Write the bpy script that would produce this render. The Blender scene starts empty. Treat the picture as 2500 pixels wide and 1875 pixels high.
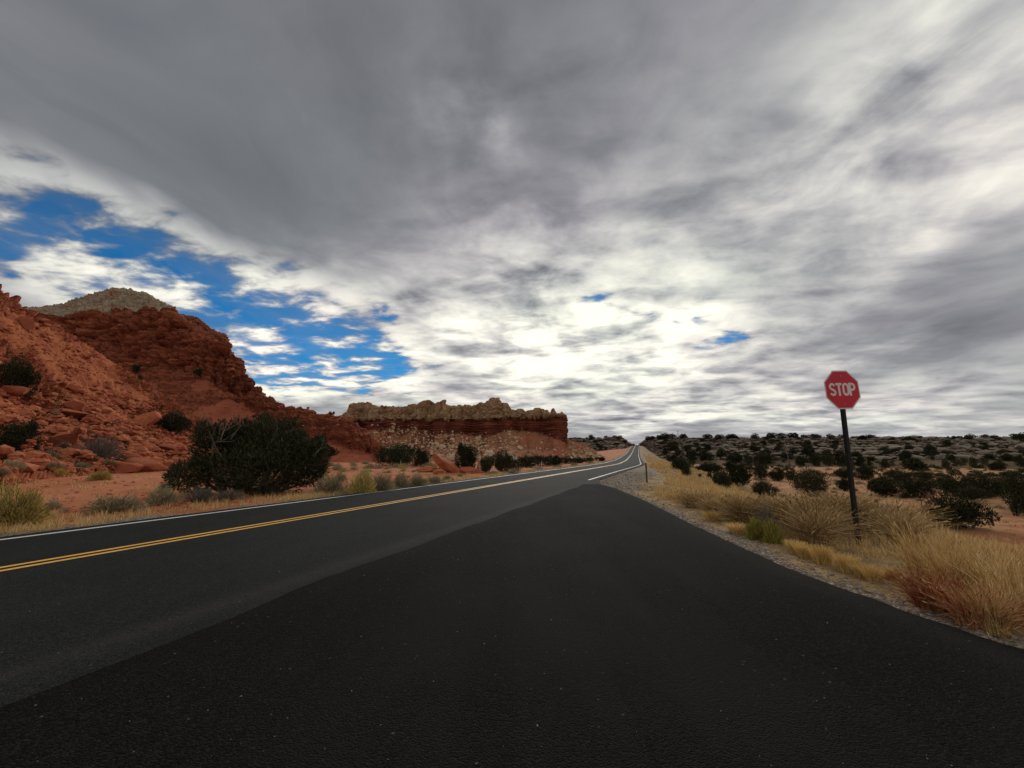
import bpy, math, random
import numpy as np
from mathutils import Vector, Matrix
C = bpy.context
S = C.scene
COL = S.collection
rng = np.random.default_rng(7)
random.seed(7)
R = math.radians

# ------------------------------------------------------------------ camera
FPX = 1000.0                       # focal length in pixels of a 2500 px wide frame
PITCH = math.atan(172.0 / FPX)
CAMH = 1.65
cp, sp = math.cos(PITCH), math.sin(PITCH)
cd = bpy.data.cameras.new('camera')
cam = bpy.data.objects.new('camera', cd)
COL.objects.link(cam)
cam.location = (0, 0, CAMH)
cam.rotation_euler = (math.pi / 2 + PITCH, 0, 0)
cd.sensor_fit = 'HORIZONTAL'
cd.sensor_width = 36
cd.lens = 36 * FPX / 2500
cd.clip_start = 0.05
cd.clip_end = 20000
S.camera = cam


def ray(u, v):
    """direction (not normalised) of a photograph pixel"""
    x = (u - 1250) / FPX
    y = (937.5 - v) / FPX
    return np.array([x, cp - sp * y, sp + cp * y])


def on_plane(u, v, z=0.0):
    d = ray(u, v)
    t = (z - CAMH) / d[2]
    return np.array([0, 0, CAMH]) + d * t


# ------------------------------------------------------------------ node helper
class X:
    """tiny expression layer over shader nodes"""
    def __init__(self, tree, s):
        self.t, self.s = tree, s

    def _m(self, op, *a, clamp=False):
        n = self.t.nodes.new('ShaderNodeMath')
        n.operation = op
        n.use_clamp = clamp
        for i, b in enumerate(a):
            if isinstance(b, X):
                self.t.links.new(b.s, n.inputs[i])
            else:
                n.inputs[i].default_value = b
        return X(self.t, n.outputs[0])

    def __add__(s, o): return s._m('ADD', s, o)
    __radd__ = __add__
    def __sub__(s, o): return s._m('SUBTRACT', s, o)
    def __rsub__(s, o): return s._m('SUBTRACT', o, s)
    def __mul__(s, o): return s._m('MULTIPLY', s, o)
    __rmul__ = __mul__
    def __truediv__(s, o): return s._m('DIVIDE', s, o)
    def clamp(s): return s._m('ADD', s, 0.0, clamp=True)
    def pow(s, o): return s._m('POWER', s, o)
    def max(s, o): return s._m('MAXIMUM', s, o)
    def min(s, o): return s._m('MINIMUM', s, o)
    def abs(s): return s._m('ABSOLUTE', s)
    def exp(s): return s._m('EXPONENT', s)

    def step(s, lo, hi):
        n = s.t.nodes.new('ShaderNodeMapRange')
        n.interpolation_type = 'SMOOTHSTEP'
        s.t.links.new(s.s, n.inputs[0])
        for i, b in ((1, lo), (2, hi)):
            if isinstance(b, X):
                s.t.links.new(b.s, n.inputs[i])
            else:
                n.inputs[i].default_value = b
        return X(s.t, n.outputs[0])


def node(t, kind, ins=None, **props):
    n = t.nodes.new(kind)
    for k, v in props.items():
        setattr(n, k, v)
    for k, v in (ins or {}).items():
        s = n.inputs[k]
        if isinstance(v, X):
            t.links.new(v.s, s)
        elif hasattr(v, 'is_output'):
            t.links.new(v, s)
        else:
            s.default_value = v
    return n


def noise(t, vec, scale, detail=4, rough=0.5, dist=0.0, dims='3D', **kw):
    n = node(t, 'ShaderNodeTexNoise', {'Vector': vec, 'Scale': scale, 'Detail': detail, 'Roughness': rough, 'Distortion': dist}, noise_dimensions=dims)
    return X(t, n.outputs['Fac'])


def vmap(t, vec, loc=(0, 0, 0), rot=(0, 0, 0), scale=(1, 1, 1), kind='POINT'):
    n = node(t, 'ShaderNodeMapping', {'Vector': vec, 'Location': loc, 'Rotation': rot, 'Scale': scale}, vector_type=kind)
    return n.outputs[0]


def vmath(t, op, a, b):
    n = t.nodes.new('ShaderNodeVectorMath')
    n.operation = op
    for i, v in enumerate((a, b)):
        if hasattr(v, 'is_output'):
            t.links.new(v, n.inputs[i])
        elif v is not None:
            n.inputs[i].default_value = v
    return n.outputs['Vector']


def ramp(t, fac, stops, interp='LINEAR'):
    n = t.nodes.new('ShaderNodeValToRGB')
    n.color_ramp.interpolation = interp
    e = n.color_ramp.elements
    while len(e) < len(stops):
        e.new(0.5)
    for i, (p, c) in enumerate(stops):
        e[i].position = p
        e[i].color = (c[0], c[1], c[2], 1)
    t.links.new(fac.s if isinstance(fac, X) else fac, n.inputs[0])
    return n.outputs[0]


def mix(t, fac, a, b, blend='MIX'):
    n = t.nodes.new('ShaderNodeMix')
    n.data_type = 'RGBA'
    n.blend_type = blend
    for i, v in ((0, fac), (6, a), (7, b)):
        if isinstance(v, X):
            t.links.new(v.s, n.inputs[i])
        elif hasattr(v, 'is_output'):
            t.links.new(v, n.inputs[i])
        elif i == 0:
            n.inputs[i].default_value = v
        else:
            n.inputs[i].default_value = (v[0], v[1], v[2], 1)
    return n.outputs[2]


# ------------------------------------------------------------------ sky (world)
SUN_EL, SUN_AZ = R(24), R(7)          # the bright patch behind the clouds, ahead of the camera
W = bpy.data.worlds.new('World')
S.world = W
W.use_nodes = True
t = W.node_tree
t.nodes.clear()
W.cycles.sampling_method = 'MANUAL'
W.cycles.sample_map_resolution = 1024
tc = t.nodes.new('ShaderNodeTexCoord').outputs['Generated']
sep = node(t, 'ShaderNodeSeparateXYZ', {0: tc})
dx, dy, dz = (X(t, sep.outputs[i]) for i in range(3))
den = dz.max(0.0) + 0.12
pl = node(t, 'ShaderNodeCombineXYZ', {0: dx / den, 1: dy / den, 2: 0.0}).outputs[0]   # a flat cloud layer overhead
plr = vmap(t, pl, rot=(0, 0, R(4)), scale=(1.0, 0.42, 1))                              # bands run away from the viewer
# irregular edges: the lobes below are looked up through a warped direction
wn = node(t, 'ShaderNodeTexNoise', {'Vector': plr, 'Scale': 1.3, 'Detail': 5, 'Roughness': 0.55}, noise_dimensions='3D').outputs['Color']
wv = vmath(t, 'MULTIPLY', vmath(t, 'SUBTRACT', wn, (0.5, 0.5, 0.5)), (0.34, 0.34, 0.16))
dw = vmath(t, 'ADD', tc, wv)


def lobe(u, v, su, sv, rot=0.0, vec=None):
    d = Vector(ray(u, v)).normalized()
    r = Vector((d.y, -d.x, 0)).normalized()
    up = r.cross(d)
    s1 = (Vector(ray(u + su, v)).normalized() - d).length
    s2 = (Vector(ray(u, v + sv)).normalized() - d).length
    a = R(rot)                                   # counter-clockwise in the picture
    e1 = r * math.cos(a) + up * math.sin(a)
    e2 = -r * math.sin(a) + up * math.cos(a)
    m = Matrix((e1, e2, -d)).transposed()
    if m.determinant() < 0:
        m = Matrix((e1, e2, d)).transposed()
    q = vmap(t, vec or dw, tuple(d), tuple(m.to_euler()), (s1, s2, max(s1, s2) * 1.5), 'TEXTURE')
    n = t.nodes.new('ShaderNodeVectorMath')
    n.operation = 'DOT_PRODUCT'
    t.links.new(q, n.inputs[0])
    t.links.new(q, n.inputs[1])
    return (X(t, n.outputs['Value']) * -0.7).exp()


def total(lst):
    acc = None
    for a, *rest in lst:
        e = lobe(*rest) * a
        acc = e if acc is None else acc + e
    return acc
# brightness of the cloud sheet: (amount, u, v, spread across, spread down, tilt)
bright = total([
    (0.80, 1340, 835, 330, 110, -4), (0.46, 1280, 680, 460, 170, 10), (0.20, 1500, 880, 500, 90, 0),
    (0.36, 2350, 160, 420, 330, 28), (0.26, 1850, 560, 620, 170, 26), (0.22, 1750, 920, 320, 80, 4),
    (0.30, 1130, 330, 95, 60, -20), (0.20, 120, 640, 330, 110, -14), (0.30, 620, 790, 260, 80, -14), (0.10, 1400, 200, 260, 120, 0),
    (0.30, 900, 960, 420, 50, 0), (0.36, 1750, 1015, 600, 36, 2), (0.34, 2300, 1035, 420, 30, 0), (0.16, 2150, 960, 300, 26, 6), (0.16, 2250, 560, 300, 60, 20),
    (-0.10, 760, 520, 330, 150, -22), (-0.12, 2300, 800, 420, 110, 18), (-0.16, 1010, 900, 210, 45, -18), (-0.10, 1750, 750, 190, 50, 24), (-0.06, 2250, 950, 320, 34, 4)])
mass = (total([(1.0, 700, 250, 760, 330, -16), (0.9, 1100, 120, 800, 300, 0), (0.6, 200, 300, 400, 220, -10), (0.5, 1000, 540, 420, 110, -16), (0.6, 2320, 810, 380, 90, 14)]) * 1.4).clamp()
seen = (total([(1.0, 1700, 700, 900, 420, 10), (1.0, 500, 800, 700, 330, -10)]) * 1.5).clamp()          # holds the sky in view greyer than the raised base level
holes = total([
    (1.2, 350, 610, 290, 85, -24), (0.35, 60, 600, 220, 60, -16), (1.0, 560, 690, 260, 75, -26), (1.05, 800, 815, 240, 78, -20), (0.6, 90, 650, 200, 60, -14), (0.7, 130, 740, 200, 46, -10), (0.9, 720, 870, 200, 60, -8),
    (0.7, 850, 690, 120, 60, -20), (1.1, 1490, 735, 85, 36, -10), (1.2, 1670, 765, 95, 38, 18), (1.2, 1760, 842, 80, 28, 12),
    (0.5, 520, 850, 200, 60, -10), (0.4, 640, 940, 120, 40, 0), (0.40, 2010, 970, 90, 18, 0)])
# three sizes of billow in the flat cloud layer; a low-frequency swirl bends them so that they do not run in straight bands
sw_ = vmath(t, 'MULTIPLY', vmath(t, 'SUBTRACT', node(t, 'ShaderNodeTexNoise', {'Vector': pl, 'Scale': 0.8, 'Detail': 3}).outputs['Color'], (0.5, 0.5, 0.5)), (1.1, 1.1, 0))
pw = vmath(t, 'ADD', pl, sw_)
n_big = (noise(t, vmap(t, pw, rot=(0, 0, R(8)), scale=(1, 0.6, 1)), 0.85, 6, 0.55, 0.3) - 0.5) * 1.5 + 0.5
n_mid = (noise(t, vmap(t, pw, loc=(3.1, 7.7, 0), rot=(0, 0, R(-12)), scale=(1.0, 0.72, 1)), 2.1, 10, 0.60, 0.5) - 0.5) * 1.9 + 0.5
plp = vmap(t, pl, loc=(9.3, 1.7, 0), rot=(0, 0, R(28)), scale=(0.75, 1.0, 1))
n_puf = ((noise(t, plp, 2.9, 9, 0.50, 0.35) - 0.5) * 3.0 + 0.5).clamp()
n_puf = n_puf * n_puf * (3.0 - 2.0 * n_puf)
n_sml = ((noise(t, vmap(t, plp, loc=(4, 2, 0)), 6.5, 8, 0.55, 0.3) - 0.5) * 2.6 + 0.5).clamp()
holes = 1.0 - (holes * -1.0).exp()
shape = n_puf * 0.34 + n_mid * 0.04 + n_sml * 0.62
thr = holes * 1.02 - 0.42
cover = shape.step(thr - 0.04, thr + 0.30)                                   # 0 where the blue shows
edge = ((holes - 0.24) * 1.7).clamp()                                 # the sheet breaks up into small white puffs round the holes
lum = bright * 0.64 + 0.57 - (mass * 0.375).max(seen * 0.265)  # base level raised so the sky out of view brightens the land
lum = lum + (n_big - 0.5) * 0.17 + (n_mid - 0.5) * (bright * 0.62 + 0.11) + (n_puf - 0.5) * (bright * 0.74 + 0.035) + (n_sml - 0.5) * (bright * 0.50 + 0.025)
puff = (shape - thr).step(0.04, 0.50)
lum = lum * (1.0 - edge * 0.35) + edge * (puff * 0.62 + 0.06)
lum = lum.max(0.04)
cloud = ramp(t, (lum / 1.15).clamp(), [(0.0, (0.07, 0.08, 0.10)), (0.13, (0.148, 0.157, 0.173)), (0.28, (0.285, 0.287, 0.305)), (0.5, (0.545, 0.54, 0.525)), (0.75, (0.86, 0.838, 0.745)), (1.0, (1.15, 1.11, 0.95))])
tint = (noise(t, vmap(t, pw, loc=(1, 5, 0)), 0.9, 3, 0.5) - 0.5) * 3.0 + 0.5
cloud = mix(t, 1.0, cloud, mix(t, tint.clamp(), (0.975, 1.012, 1.005), (1.02, 0.988, 1.025)), 'MULTIPLY')
sky = node(t, 'ShaderNodeTexSky', sky_type='NISHITA', sun_disc=False, sun_elevation=SUN_EL, sun_rotation=SUN_AZ, altitude=1800, air_density=1.0, dust_density=0.2, ozone_density=2.0)
blue = mix(t, 1.0, sky.outputs[0], (0.009, 0.054, 0.080), 'MULTIPLY')
veil = (noise(t, plr, 2.6, 6, 0.6) - 0.36).max(0.0) * 0.9
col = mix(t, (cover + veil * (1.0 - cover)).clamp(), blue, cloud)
col = mix(t, dz.step(-0.03, -0.004), (0.10, 0.07, 0.05), col)          # below the horizon: distant land
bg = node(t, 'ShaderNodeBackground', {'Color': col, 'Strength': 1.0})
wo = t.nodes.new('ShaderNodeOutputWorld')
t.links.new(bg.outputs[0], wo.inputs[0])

# ------------------------------------------------------------------ sun behind cloud, exposure
sd = bpy.data.lights.new('sun', 'SUN')
sd.energy = 1.5
sd.angle = R(18)
sd.color = (1.0, 0.95, 0.87)
sun = bpy.data.objects.new('sun', sd)
COL.objects.link(sun)
sun.rotation_euler = (math.pi / 2 - SUN_EL, 0, math.pi - SUN_AZ)
vs = S.view_settings
S.display_settings.display_device = 'sRGB'
vs.view_transform = 'Standard'
vs.look = 'None'
vs.exposure = 0.0
vs.gamma = 1.0
vs.use_curve_mapping = False
S.cycles.use_denoising = True
S.cycles.max_bounces = 6
S.cycles.diffuse_bounces = 3
S.cycles.glossy_bounces = 2
S.cycles.transparent_max_bounces = 4

# ------------------------------------------------------------------ numeric noise
def _hash(ix, iy, iz, k):
    with np.errstate(over='ignore'):
        h = (ix.astype(np.uint32) * np.uint32(374761393) + iy.astype(np.uint32) * np.uint32(668265263) + iz.astype(np.uint32) * np.uint32(2147483647) + np.uint32((k * 974634777) & 0xffffffff))
        h = (h ^ (h >> np.uint32(13))) * np.uint32(1274126177)
        h = (h ^ (h >> np.uint32(16))) * np.uint32(2246822519)
        h = h ^ (h >> np.uint32(15))
    return h.astype(np.float64) / 4294967295.0


def vnoise(p, k=0):
    i = np.floor(p).astype(np.int64)
    f = p - i
    f = f * f * f * (f * (f * 6 - 15) + 10)
    out = 0
    for a in (0, 1):
        wx = f[:, 0] if a else 1 - f[:, 0]
        for b in (0, 1):
            wy = f[:, 1] if b else 1 - f[:, 1]
            for c in (0, 1):
                wz = f[:, 2] if c else 1 - f[:, 2]
                out = out + wx * wy * wz * _hash(i[:, 0] + a, i[:, 1] + b, i[:, 2] + c, k)
    return out * 2 - 1


def fbm(p, octs=4, gain=0.5, k=0):
    s, a, n = 0, 1.0, 0
    for o in range(octs):
        s = s + a * vnoise(p * (2.03 ** o) + 17.3 * o, k + o)
        n += a
        a *= gain
    return s / n


def worley(p, k=0, jit=0.9):
    """F1, F2, random value of the nearest cell (plus a tilted-facet height, through blocks)"""
    i = np.floor(p).astype(np.int64)
    n = len(p)
    f1 = np.full(n, 9.0)
    f2 = np.full(n, 9.0)
    idv = np.zeros(n)
    fac = np.zeros(n)
    for a in (-1, 0, 1):
        for b in (-1, 0, 1):
            for c in (-1, 0, 1):
                x, y, z = i[:, 0] + a, i[:, 1] + b, i[:, 2] + c
                h0 = _hash(x, y, z, k)
                h1, h2 = _hash(x, y, z, k + 1), _hash(x, y, z, k + 2)
                ox, oy, oz = p[:, 0] - (x + 0.5 + jit * (h0 - 0.5)), p[:, 1] - (y + 0.5 + jit * (h1 - 0.5)), p[:, 2] - (z + 0.5 + jit * (h2 - 0.5))
                d = ox * ox + oy * oy + oz * oz
                m = d < f1
                fac = np.where(m, ox * ((h1 * 13.7) % 1 - .5) + oy * ((h2 * 11.3) % 1 - .5) + oz * ((h0 * 17.9) % 1 - .35), fac)
                f2 = np.where(m, f1, np.minimum(f2, d))
                idv = np.where(m, (h0 * 7.13) % 1.0, idv)
                f1 = np.where(m, d, f1)
    worley.fac = fac
    return np.sqrt(f1), np.sqrt(f2), idv


def sstep(lo, hi, x):
    q = np.clip((x - lo) / (hi - lo), 0, 1)
    return q * q * (3 - 2 * q)


# ------------------------------------------------------------------ mesh helpers
def mesh_from(name, verts, faces, mats=(), smooth=False, attrs=None, face_mat=None):
    me = bpy.data.meshes.new(name)
    v = np.asarray(verts, dtype=np.float32)
    me.vertices.add(len(v))
    me.vertices.foreach_set('co', v.ravel())
    if isinstance(faces, np.ndarray):
        k = faces.shape[1]
        nf = len(faces)
        me.loops.add(nf * k)
        me.loops.foreach_set('vertex_index', faces.ravel().astype(np.int32))
        me.polygons.add(nf)
        me.polygons.foreach_set('loop_start', np.arange(0, nf * k, k, dtype=np.int32))
        me.polygons.foreach_set('loop_total', np.full(nf, k, dtype=np.int32))
    else:
        tot = [len(f) for f in faces]
        flat = [i for f in faces for i in f]
        me.loops.add(len(flat))
        me.loops.foreach_set('vertex_index', np.array(flat, dtype=np.int32))
        me.polygons.add(len(faces))
        me.polygons.foreach_set('loop_start', np.concatenate([[0], np.cumsum(tot)[:-1]]).astype(np.int32))
        me.polygons.foreach_set('loop_total', np.array(tot, dtype=np.int32))
        nf = len(faces)
    for m in mats:
        me.materials.append(m)
    if face_mat is not None:
        me.polygons.foreach_set('material_index', np.asarray(face_mat, dtype=np.int32))
    me.polygons.foreach_set('use_smooth', np.full(nf, bool(smooth)))
    for k, a in (attrs or {}).items():
        at = me.attributes.new(k, 'FLOAT', 'POINT')
        at.data.foreach_set('value', np.asarray(a, dtype=np.float32))
    me.update(calc_edges=True)
    return me


def obj(name, me, parent=None, loc=None, rot=None, scale=None):
    o = bpy.data.objects.new(name, me)
    COL.objects.link(o)
    if parent is not None:
        o.parent = parent
    if loc is not None:
        o.location = loc
    if rot is not None:
        o.rotation_euler = rot
    if scale is not None:
        o.scale = (scale,) * 3 if np.isscalar(scale) else scale
    return o


def tag(o, label=None, cat=None, group=None, kind=None):
    if label: o['label'] = label
    if cat: o['category'] = cat
    if group: o['group'] = group
    if kind: o['kind'] = kind
    return o


def empty(name, loc, rz=0.0):
    o = bpy.data.objects.new(name, None)
    COL.objects.link(o)
    o.empty_display_size = 0.2
    o.location = loc
    o.rotation_euler = (0, 0, rz)
    return o


def grid_faces(nu, nv, flip=False):
    a = np.arange(nu * nv).reshape(nu, nv)
    q = np.stack([a[:-1, :-1], a[1:, :-1], a[1:, 1:], a[:-1, 1:]], -1).reshape(-1, 4)
    return q[:, ::-1] if flip else q


# ------------------------------------------------------------------ materials
def new_mat(name):
    m = bpy.data.materials.new(name)
    m.use_nodes = True
    t = m.node_tree
    t.nodes.clear()
    b = t.nodes.new('ShaderNodeBsdfPrincipled')
    o = t.nodes.new('ShaderNodeOutputMaterial')
    t.links.new(b.outputs[0], o.inputs[0])
    return m, t, b


def attr(t, name):
    return X(t, node(t, 'ShaderNodeAttribute', attribute_name=name).outputs['Fac'])


def pos(t):
    return t.nodes.new('ShaderNodeNewGeometry').outputs['Position']


def bump(t, b, height, dist=0.05, strength=1.0):
    n = node(t, 'ShaderNodeBump', {'Strength': strength, 'Distance': dist, 'Height': height})
    t.links.new(n.outputs[0], b.inputs['Normal'])


def voro(t, vec, scale, feature='F1', out='Distance', rnd=1.0):
    n = node(t, 'ShaderNodeTexVoronoi', {'Vector': vec, 'Scale': scale, 'Randomness': rnd}, feature=feature)
    return n.outputs[out]


def put(t, b, key, v):
    if isinstance(v, X):
        t.links.new(v.s, b.inputs[key])
    elif hasattr(v, 'is_output'):
        t.links.new(v, b.inputs[key])
    elif key == 'Base Color':
        b.inputs[key].default_value = (v[0], v[1], v[2], 1)
    else:
        b.inputs[key].default_value = v


def plain(name, c, rough=0.8, var=0.25, scale=6.0, metal=0.0, spec=0.3):
    m, t, b = new_mat(name)
    tc = t.nodes.new('ShaderNodeTexCoord').outputs['Object']
    n = noise(t, tc, scale, 6, 0.6)
    put(t, b, 'Base Color', ramp(t, n, [(0.3, [x * (1 - var) for x in c]), (0.7, [min(1, x * (1 + var)) for x in c])]))
    put(t, b, 'Roughness', rough)
    put(t, b, 'Metallic', metal)
    b.inputs['Specular IOR Level'].default_value = spec
    return m


def leafy(name, stops, rough=0.9, trans=0.0):
    """colour differs from blade to blade (one mesh island each) and from plant to plant"""
    m, t, b = new_mat(name)
    g = t.nodes.new('ShaderNodeNewGeometry')
    oi = t.nodes.new('ShaderNodeObjectInfo')
    r = X(t, g.outputs['Random Per Island'])
    o = X(t, oi.outputs['Random'])
    f = (r * 0.75 + o * 0.25).clamp()
    put(t, b, 'Base Color', ramp(t, f, stops))
    put(t, b, 'Roughness', rough)
    b.inputs['Specular IOR Level'].default_value = 0.12
    return m


# --- rock: red sandstone, pale cap rock and loose dirt, by the geology stored on the mesh
def rock_mat(name, red, red2, pale, pale2, dirt, dirt2, big=1.0, layer=0.55):
    m, t, b = new_mat(name)
    p = pos(t)
    cap, drt = attr(t, 'cap'), attr(t, 'dirt')
    n1 = noise(t, p, 0.16 / big, 8, 0.6)
    n2 = noise(t, p, 1.1 / big, 8, 0.65)
    n3 = noise(t, p, 6.0 / big, 6, 0.7)
    strata = noise(t, vmap(t, p, scale=(0.05 / big, 0.05 / big, 1.3 / big)), 1.0, 6, 0.65, 0.3)
    cr = X(t, voro(t, vmap(t, vmath(t, 'ADD', p, vmath(t, 'MULTIPLY', node(t, 'ShaderNodeTexNoise', {'Vector': p, 'Scale': 0.5 / big, 'Detail': 4}).outputs['Color'], (2.2 * big,) * 3)), scale=(1, 1, 1.6)), 0.42 / big, 'DISTANCE_TO_EDGE'))
    cr2 = X(t, voro(t, vmap(t, vmath(t, 'ADD', p, vmath(t, 'MULTIPLY', node(t, 'ShaderNodeTexNoise', {'Vector': p, 'Scale': 1.6 / big, 'Detail': 4}).outputs['Color'], (0.8 * big,) * 3)), scale=(1, 1, 1.9)), 1.25 / big, 'DISTANCE_TO_EDGE'))
    crack = cr.step(0.0, 0.10) * 0.55 + cr2.step(0.0, 0.13) * 0.45
    rk = mix(t, strata.step(0.36, 0.66), red, red2)
    rk = mix(t, n2.step(0.35, 0.72) * 0.35, rk, [c * 0.62 for c in red])
    pk = mix(t, n2.step(0.3, 0.7), pale, pale2)
    pk = mix(t, n1.step(0.47, 0.66) * 0.5, pk, red)
    capm = (cap + (n1 - 0.5) * 0.5).step(0.42, 0.58)
    c = mix(t, capm, rk, pk)
    d = mix(t, n1.step(0.36, 0.64), dirt, dirt2)
    d = mix(t, n3.step(0.45, 0.75) * 0.45, d, [x * 0.6 for x in dirt])
    d = mix(t, n2.step(0.55, 0.75) * 0.5, d, [x * 0.72 for x in red])
    dm = (drt + (n2 - 0.5) * 0.7).step(0.38, 0.62)
    c = mix(t, dm, c, d)
    put(t, b, 'Base Color', c)
    put(t, b, 'Roughness', 0.95)
    b.inputs['Specular IOR Level'].default_value = 0.1
    h = (crack * 0.6 + n2 * 0.5 + strata * layer) * (1.0 - dm * 0.75) + n3 * 0.22
    bump(t, b, h, 0.55 * big, 1.0)
    return m


RED, RED2 = (0.44, 0.125, 0.056), (0.27, 0.068, 0.036)
PALE, PALE2 = (0.44, 0.35, 0.22), (0.29, 0.23, 0.145)
DIRT, DIRT2 = (0.43, 0.135, 0.056), (0.32, 0.088, 0.040)
M_hill = rock_mat('red_hill_rock', RED, RED2, PALE, PALE2, DIRT, DIRT2, 0.7)
M_butte = rock_mat('butte_rock', (0.45, 0.135, 0.064), (0.20, 0.052, 0.031), (0.52, 0.42, 0.29), (0.36, 0.28, 0.19), (0.36, 0.105, 0.052), (0.27, 0.072, 0.040), 1.6, 1.1)
M_mesa = rock_mat('mesa_rock', (0.30, 0.085, 0.048), (0.17, 0.052, 0.035), (0.50, 0.335, 0.185), (0.37, 0.205, 0.105), (0.38, 0.125, 0.062), (0.29, 0.135, 0.07), 1.1, 1.1)
M_ridge = rock_mat('ridge_rock', (0.13, 0.080, 0.055), (0.075, 0.044, 0.032), (0.24, 0.195, 0.145), (0.16, 0.125, 0.09), (0.17, 0.12, 0.066), (0.115, 0.08, 0.048), 2.4, 1.6)


def ground_mat():
    m, t, b = new_mat('desert_ground')
    p = pos(t)
    red, ver, grs = attr(t, 'red'), attr(t, 'verge'), attr(t, 'grassy')
    n1 = noise(t, p, 0.22, 8, 0.6)
    n2 = noise(t, p, 1.7, 8, 0.65)
    n3 = noise(t, p, 14.0, 6, 0.7)
    rd = mix(t, n1.step(0.36, 0.62), (0.38, 0.110, 0.048), (0.43, 0.170, 0.082))
    rd = mix(t, n2.step(0.52, 0.70) * 0.55, rd, (0.44, 0.25, 0.12))
    tn = mix(t, n1.step(0.38, 0.60), (0.44, 0.235, 0.10), (0.34, 0.125, 0.055))
    tn = mix(t, n2.step(0.50, 0.66) * 0.6, tn, (0.56, 0.38, 0.17))
    c = mix(t, red, tn, rd)
    dry = mix(t, n2.step(0.35, 0.65), (0.36, 0.245, 0.12), (0.20, 0.13, 0.068))
    c = mix(t, (grs + (n2 - 0.5) * 0.9).step(0.4, 0.65), c, dry)
    st = X(t, voro(t, p, 26.0, 'F1', 'Distance'))
    stc = node(t, 'ShaderNodeTexVoronoi', {'Vector': p, 'Scale': 26.0}).outputs['Color']
    sc = X(t, node(t, 'ShaderNodeSeparateColor', {0: stc}).outputs[0])
    gv = ramp(t, sc, [(0.0, (0.085, 0.070, 0.055)), (0.5, (0.20, 0.165, 0.13)), (0.85, (0.32, 0.275, 0.225)), (1.0, (0.55, 0.50, 0.45))])
    c = mix(t, (ver + (n2 - 0.5) * 0.5).step(0.35, 0.6), c, gv)
    c = mix(t, n3.step(0.5, 0.72) * 0.4, c, (0.16, 0.08, 0.045))
    put(t, b, 'Base Color', c)
    put(t, b, 'Roughness', 0.95)
    b.inputs['Specular IOR Level'].default_value = 0.1
    bump(t, b, n2 * 0.5 + n3 * 0.35 + (0.5 - st) * ver * 0.8, 0.07, 0.9)
    return m


M_ground = ground_mat()


NVX, NVY = -math.cos(R(21.3)), math.sin(R(21.3))


def asphalt_mat(name, c, rough, speck, wear, dust=False, agg=3.6):
    m, t, b = new_mat(name)
    p = pos(t)
    n1 = noise(t, p, 0.35, 5, 0.55)
    n1b = noise(t, vmap(t, p, rot=(0, 0, R(4)), scale=(1.0, 0.13, 1)), 0.9, 5, 0.6)
    n2 = noise(t, p, 7.0, 6, 0.7)
    vn = node(t, 'ShaderNodeTexVoronoi', {'Vector': p, 'Scale': 72.0})
    cell = X(t, node(t, 'ShaderNodeSeparateColor', {0: vn.outputs['Color']}).outputs[0])
    dist = X(t, vn.outputs['Distance'])
    col = mix(t, (n1 * 0.5 + n1b * 0.5).step(0.40, 0.60), [x * (1 - wear) for x in c], [x * (1 + wear) for x in c])
    col = mix(t, cell.step(0.45, 1.0) * 0.65, col, [x * agg for x in c])
    col = mix(t, cell.step(0.0, 0.35), [x * 0.35 for x in c], col)
    col = mix(t, (cell - speck).step(0.0, 0.002) * 0.8, col, (0.42, 0.36, 0.30))
    col = mix(t, n2.step(0.45, 0.75) * 0.4, col, [x * 0.55 for x in c])
    if dust:                                               # pale dust swept to the joint with the side road
        sp_n = node(t, 'ShaderNodeSeparateXYZ', {0: p})
        px_, py_ = X(t, sp_n.outputs[0]), X(t, sp_n.outputs[1])
        off = px_ * NVX + py_ * NVY - 4.80 + (n1b - 0.5) * 0.2
        col = mix(t, ((off * off * -26.0).exp() * n2.step(0.25, 0.6) * (1.0 - py_.step(22.0, 27.0)) * 0.16), col, (0.105, 0.095, 0.080))
    if not dust:                                           # worn paler where cars turn through, in broad streaks
        col = mix(t, attr(t, 'mid') * (n1b * 0.6 + n1 * 0.6).step(0.42, 0.72) * 0.75, col, (0.0155, 0.0150, 0.0138))
    if not dust:                                           # grit and dust gather along the broken edge
        col = mix(t, (attr(t, 'edge') * (n1 * 0.8 + n2 * 0.8 - 0.25)).clamp() * 0.5, col, (0.060, 0.052, 0.043))
    put(t, b, 'Base Color', col)
    put(t, b, 'Roughness', rough)
    b.inputs['Specular IOR Level'].default_value = 0.05
    bump(t, b, (0.6 - dist) * (cell * 0.8 + 0.3) + n2 * 0.35, 0.012 if dust else 0.022, 1.0)
    return m


M_road = asphalt_mat('worn_asphalt', (0.0175, 0.0183, 0.0173), 0.88, 0.9992, 0.22, True, 2.3)
M_side = asphalt_mat('fresh_black_asphalt', (0.0054, 0.0050, 0.0045), 0.95, 0.9986, 0.5, False, 5.5)


def paint_mat(name, c):
    m, t, b = new_mat(name)
    p = pos(t)
    n = noise(t, p, 22.0, 6, 0.7)
    n2 = noise(t, p, 1.3, 5, 0.6)
    put(t, b, 'Base Color', mix(t, (n * 0.7 + n2 * 0.3).step(0.50, 0.62) * 0.7, c, [x * 0.35 for x in c]))
    put(t, b, 'Roughness', 0.6)
    bump(t, b, n, 0.003, 0.5)
    return m


M_white = paint_mat('white_road_paint', (0.60, 0.59, 0.57))
M_yellow = paint_mat('yellow_road_paint', (0.78, 0.40, 0.05))

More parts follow.
